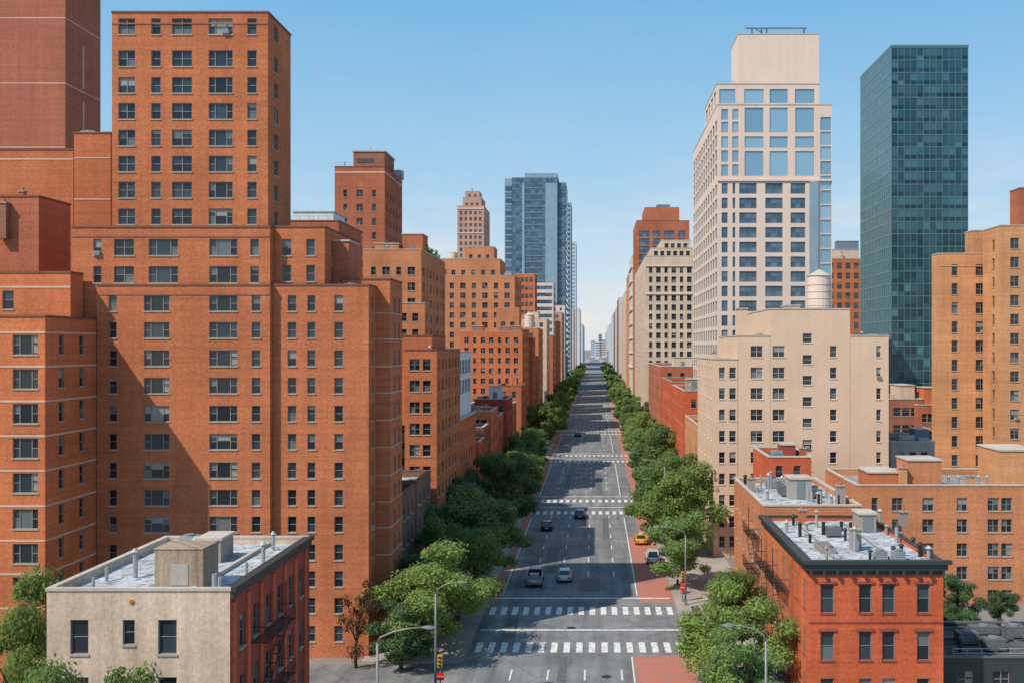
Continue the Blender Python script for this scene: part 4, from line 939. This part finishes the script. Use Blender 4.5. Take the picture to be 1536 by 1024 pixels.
def hydrant(x,y,label):
    r=empty('fire_hydrant',(x,y,.14),label,'fire hydrant')
    b=MB(); b.cyl(0,0,0,.08,.2,.2,'iron',10); b.cyl(0,0,.08,.6,.13,.12,'iron',10); b.cyl(0,0,.6,.68,.16,.15,'iron',10); b.cyl(0,0,.68,.82,.12,.03,'metal',10); b.build('barrel',r,world=False)
    for sx in(-1,1):
        b=MB(); b.X=Matrix.Translation((0,0,.45))@Matrix.Rotation(sx*math.pi/2,4,'Y'); b.cyl(0,0,.1,.22,.07,.07,'metal',8); b.build('nozzle',r,world=False)
hydrant(10.2,127,'black fire hydrant at the right kerb beside the red lane')
# ------------------------------------------------------------------ vehicles
def ring(y,hw,z0,z1,tw=None):
    tw=tw if tw is not None else hw*.93; m=(z0+z1)/2
    return [(-hw*.92,y,z0),(hw*.92,y,z0),(hw,y,z0+.14),(hw,y,m+.08),(tw,y,z1-.05),(tw*.9,y,z1),(-tw*.9,y,z1),(-tw,y,z1-.05),(-hw,y,m+.08),(-hw,y,z0+.14)]
def car(label,x,y,pm,heading=0,kind='car',name='car',cat='car',group=None):
    r=empty(name,(x,y,.006),label,cat,group); r.rotation_euler.z=heading
    b=MB()
    if kind in('car','taxi','suv'):
        hgt=1.46 if kind!='suv' else 1.75; bl=.92 if kind!='suv' else 1.05
        st=[(-2.32,.72,.42,.78),(-2.2,.86,.3,.9),(-1.5,.92,.24,bl+.02),(-.4,.93,.22,bl),(.8,.93,.22,bl-.02),(1.6,.9,.24,bl-.12),(2.15,.84,.28,bl-.2),(2.32,.68,.38,.62)]
        b.loft([ring(*s) for s in st],pm); b.build('body',r,True,world=False)
        g=MB(); rear=-1.95 if kind=='suv' else -1.75
        cab=[(rear,.74,bl-.04,bl+.02,.70),(rear+.55,.80,bl-.05,hgt-.09,.62),(-.2,.82,bl-.05,hgt-.03,.64),(.25,.82,bl-.05,hgt-.06,.63),(1.15,.78,bl-.08,bl-.0,.72)]
        g.loft([[(-a,yy,z0),(a,yy,z0),(t,yy,z1),(-t,yy,z1)] for yy,a,z0,z1,t in cab],'carglass'); g.build('glasshouse',r,False,world=False)
        q=MB(); q.loft([[(-t,yy,z),(t,yy,z),(t*.96,yy,z+.05),(-t*.96,yy,z+.05)] for yy,t,z in ((rear+.5,.63,hgt-.11),(-.8,.655,hgt-.045),(-.2,.655,hgt-.025),(.3,.635,hgt-.06))],pm)
        for sx in(-1,1):
            q.tube([(sx*.75,1.1,bl-.02),(sx*.64,.27,hgt-.04)],.045,pm,4); q.tube([(sx*.8,-.25,bl),(sx*.65,-.25,hgt-.04)],.04,pm,4); q.tube([(sx*.74,rear+.05,bl),(sx*.63,rear+.55,hgt-.08)],.06,pm,4)
        q.build('car_roof',r,False,world=False)
        if kind=='taxi':
            l=MB(); l.box(-.3,.3,-.35,-.1,hgt+.03,hgt+.18,'headlamp'); l.build('roof_light',r,world=False)
        ax=(1.42,-1.38); wr=.33; xs=.84
        tl,hl=(-2.3,.72),(2.22,.6)
    elif kind=='pickup':
        st=[(-2.7,.9,.42,.95),(-2.6,.97,.36,1.05),(2.0,.97,.36,1.08),(2.6,.93,.4,1.0),(2.72,.8,.46,.85)]
        b.loft([ring(*s) for s in st],pm); b.build('body',r,True,world=False)
        bed=MB(); 
        for x0,x1 in((-.97,-.88),(.88,.97)): bed.box(x0,x1,-2.6,-.25,1.055,1.45,pm)
        bed.box(-.875,.875,-2.62,-2.54,1.055,1.45,pm); bed.box(-.87,.87,-2.5,-.3,1.062,1.075,'iron'); bed.box(-.6,.5,-1.9,-.8,1.08,1.5,'metal'); bed.build('truck_bed',r,world=False)
        g=MB(); g.loft([[(-a,yy,z0),(a,yy,z0),(t,yy,z1),(-t,yy,z1)] for yy,a,z0,z1,t in ((-.25,.86,1.02,1.8,.72),(.7,.88,1.02,1.85,.73),(1.55,.84,1.0,1.1,.78))],'carglass'); g.build('glasshouse',r,world=False)
        q=MB(); q.loft([[(-t,yy,z),(t,yy,z),(t*.96,yy,z+.06),(-t*.96,yy,z+.06)] for yy,t,z in ((-.3,.74,1.8),(.2,.75,1.84),(.78,.74,1.84))],pm)
        for sx in(-1,1): q.tube([(sx*.86,-.22,1.05),(sx*.73,-.22,1.82)],.06,pm,4); q.tube([(sx*.82,1.5,1.08),(sx*.74,.72,1.84)],.05,pm,4); q.tube([(sx*.87,.35,1.05),(sx*.74,.35,1.84)],.045,pm,4)
        q.build('car_roof',r,world=False)
        ax=(1.75,-1.65); wr=.38; xs=.88; tl,hl=(-2.66,.85),(2.66,.78)
    for yy in ax:
        for sx in(-1,1):
            w=MB(); w.X=Matrix.Translation((sx*xs,yy,wr))@Matrix.Rotation(math.pi/2,4,'Y'); w.cyl(0,0,-.11,.11,wr,wr,'tyre',16); wo=w.build('wheel',r,world=False)
            w=MB(); w.X=Matrix.Translation((sx*(xs+.1),yy,wr))@Matrix.Rotation(math.pi/2,4,'Y'); w.cyl(0,0,-.02,.025,wr*.62,wr*.55,'rim',10); ro=w.build('rim',wo,world=False)
    for sx in(-1,1):
        l=MB(); l.box(sx*.62-.16,sx*.62+.16,tl[0]-.02,tl[0]+.12,tl[1]-.09,tl[1]+.09,'taillamp'); l.build('tail_light',r,world=False)
        l=MB(); l.box(sx*.6-.17,sx*.6+.17,hl[0]-.1,hl[0]+.06,hl[1]-.07,hl[1]+.08,'headlamp'); l.build('headlight',r,world=False)
        l=MB(); l.box(sx*.98-.1,sx*.98+.08,.72,.88,.98,1.1,pm); l.build('mirror',r,world=False)
    l=MB(); l.box(-.26,.26,tl[0]-.03,tl[0]+.02,.48,.60,'whitep'); l.build('licence_plate',r,world=False)
car('silver car driving up the avenue just past the near crosswalks',PX(847,130),130.5,'silver')
car('grey pickup truck with a loaded bed, left of the silver car',PX(802,127),128.5,'greyp',kind='pickup',name='pickup_truck',cat='pickup truck')
car('dark car in the left lane before the second crosswalk',PX(820,165),166.5,'black')
car('dark blue car waiting in the middle lanes at the second crosswalk',PX(870,176),178,'navy')
car('yellow taxi parked at the right kerb under the trees',6.9,155,'taxi',kind='taxi',name='taxi',cat='taxi')
car('white car parked at the right kerb, nearer than the yellow taxi',7.9,141.5,'whitep',kind='suv')
car('tiny dark car far up the avenue, left lanes',-5.8,340,'navy')

# ------------------------------------------------------------------ street furniture
def lamp(x,y,h,sg,arm,label):
    r=empty('street_lamp',(x,y,.14),label,'street lamp')
    b=MB(); b.cyl(0,0,0,.55,.2,.15,'steel',10); b.build('base',r,world=False)
    b=MB(); b.tube([(0,0,.5),(0,0,h*.5),(0,0,h-.6)],[.12,.10,.075],'steel',8); b.build('pole',r,True,world=False)
    b=MB(); b.tube([(0,0,h-.65),(sg*.15,0,h-.25),(sg*arm*.35,0,h+.1),(sg*arm*.7,0,h+.3),(sg*arm,0,h+.36)],[.07,.06,.055,.05,.045],'steel',7); b.build('arm',r,True,world=False)
    b=MB(); e=sg*arm
    b.loft([[(e+sg*t,-w,h+.33),(e+sg*t,w,h+.33),(e+sg*t,w*.7,h+.33+hh),(e+sg*t,-w*.7,h+.33+hh)] for t,w,hh in ((-.1,.06,.08),(.15,.13,.13),(.45,.14,.12),(.7,.07,.07))],'steel'); b.build('lamp_head',r,world=False)
    b=MB(); b.box(min(e+sg*.15,e+sg*.55),max(e+sg*.15,e+sg*.55),-.1,.1,h+.28,h+.328,'headlamp'); b.build('lens',r,world=False)
lamp(-13.2,84.6,9.7,1,1.9,'street lamp at the left kerb in front of the yellow-green tree')
lamp(-13.3,62.5,12.0,1,2.8,'street lamp nearest the camera on the left, right of the beige house')
lamp(10.5,63.0,12.0,-1,2.0,'street lamp nearest the camera on the right, left of the red corner house')
lamp(10.3,117,8.6,-1,3.0,'street lamp at the right kerb before the tan apartment house')
lamp(10.3,152,12.4,-1,2.6,'street lamp rising out of the trees beside the tan apartment house')
lamp(-13.4,166,11.5,1,2.8,'street lamp by the dark blue-green tree on the left')
def signal(x,y,label,h=3.2):
    r=empty('traffic_signal',(x,y,.14),label,'traffic signal')
    b=MB(); b.cyl(0,0,0,.3,.16,.11,'steel',8); b.cyl(0,0,.3,h+.4,.07,.06,'steel',8); b.build('pole',r,world=False)
    b=MB(); b.box(-.2,.2,-.36,-.1,h-.75,h+.3,'signal_yellow'); b.box(-.04,.04,-.1,-.05,h-.5,h-.4,'steel'); hd=b.build('signal_head',r,world=False)
    for k,c in enumerate(('signal_red','signal_amber','signal_green')):
        l=MB(); z=h+.13-k*.34
        l.X=Matrix.Translation((0,-.361,z))@Matrix.Rotation(math.pi/2,4,'X'); l.cyl(0,0,0,.02,.13,.12,c,14)
        o=l.build('signal_lamp',hd,world=False)
        v=MB(); v.loft([[(.16*math.cos(a),yy,z+.16*math.sin(a)) for a in [math.pi*t/8 for t in range(9)]] for yy in (-.36,-.56)],'signal_yellow',caps=False,closed=False); v.build('visor',hd,world=False)
    b=MB(); b.box(-.32,.32,-.13,-.11,1.35,1.95,'signal_red'); b.box(-.25,.25,-.14,-.131,1.62,1.68,'headlamp'); b.build('sign_plate',r,world=False)
signal(-13.1,86.6,'yellow traffic signal with a red plate on the left corner')
signal(10.2,94,'yellow traffic signal with a red plate on the right corner by the near crosswalk')
signal(10.1,118.6,'yellow traffic signal with a red plate on the right, beyond both near crosswalks')

# ------------------------------------------------------------------ light, sky, camera
d=Vector((.88,.74,-1.3)).normalized()
L=bpy.data.lights.new('Sun','SUN'); L.energy=5.0; L.angle=math.radians(.53); L.color=(1,.90,.765)
lo=bpy.data.objects.new('Sun',L); COL.objects.link(lo); lo.rotation_euler=d.to_track_quat('-Z','Y').to_euler(); lo.location=(-200,-100,300)
w=bpy.data.worlds.new('World'); scene.world=w; w.use_nodes=True; nt=w.node_tree
bg=nt.nodes['Background']; sky=nt.nodes.new('ShaderNodeTexSky'); sky.sky_type='NISHITA'; sky.sun_disc=False
sky.sun_elevation=math.asin(-d.z); sky.sun_rotation=math.atan2(-d.x,-d.y); sky.altitude=0; sky.air_density=1.0; sky.dust_density=.6; sky.ozone_density=1.6
STR=.15; bg.inputs[1].default_value=STR
def N(t,**k):
    n=nt.nodes.new(t)
    for a,b in k.items(): setattr(n,a,b)
    return n
tc=N('ShaderNodeTexCoord'); sx=N('ShaderNodeSeparateXYZ'); nt.links.new(tc.outputs['Generated'],sx.inputs[0])
cr=N('ShaderNodeValToRGB'); el=cr.color_ramp; el.elements[0].position=0; el.elements[0].color=(.75,.80,.85,1); el.elements[1].position=1; el.elements[1].color=(.16,.39,.68,1)
for p,c in ((.06,(.62,.74,.85)),(.17,(.37,.62,.84)),(.34,(.16,.47,.80))):
    e=el.elements.new(p); e.color=(*c,1)
nt.links.new(sx.outputs[2],cr.inputs[0])
mp=N('ShaderNodeMapping'); mp.inputs['Scale'].default_value=(1,1,3.2); nt.links.new(tc.outputs['Generated'],mp.inputs[0])
no=N('ShaderNodeTexNoise'); no.inputs['Scale'].default_value=5.0; no.inputs['Detail'].default_value=7; no.inputs['Roughness'].default_value=.62; nt.links.new(mp.outputs[0],no.inputs['Vector'])
m1=N('ShaderNodeMapRange'); nt.links.new(no.outputs['Fac'],m1.inputs[0]); m1.inputs[1].default_value=.48; m1.inputs[2].default_value=.68; m1.inputs[3].default_value=0; m1.inputs[4].default_value=.75
m2=N('ShaderNodeMapRange'); nt.links.new(sx.outputs[2],m2.inputs[0]); m2.inputs[1].default_value=.07; m2.inputs[2].default_value=.2; m2.inputs[3].default_value=1; m2.inputs[4].default_value=0.05
mm=N('ShaderNodeMath',operation='MULTIPLY'); nt.links.new(m1.outputs[0],mm.inputs[0]); nt.links.new(m2.outputs[0],mm.inputs[1])
cm=N('ShaderNodeMix',data_type='RGBA'); nt.links.new(mm.outputs[0],cm.inputs[0]); nt.links.new(cr.outputs[0],cm.inputs[6]); cm.inputs[7].default_value=(.86,.81,.80,1)
sc=N('ShaderNodeVectorMath',operation='SCALE'); nt.links.new(cm.outputs[2],sc.inputs[0]); sc.inputs['Scale'].default_value=1/STR
mx=N('ShaderNodeMix',data_type='RGBA'); mx.inputs[0].default_value=.85; nt.links.new(sky.outputs[0],mx.inputs[6]); nt.links.new(sc.outputs[0],mx.inputs[7])
nt.links.new(mx.outputs[2],bg.inputs[0])
cam=bpy.data.cameras.new('Camera'); co=bpy.data.objects.new('Camera',cam); COL.objects.link(co); scene.camera=co
co.location=(0,0,H); co.rotation_euler=(math.pi/2,0,0); cam.lens=36; cam.sensor_width=36; cam.sensor_fit='HORIZONTAL'
cam.shift_x=-(CX-768)/1536; cam.shift_y=(CY-512)/1536; cam.clip_end=12000; cam.clip_start=.5
scene.view_settings.view_transform='Standard'; scene.view_settings.look='None'; scene.view_settings.exposure=0
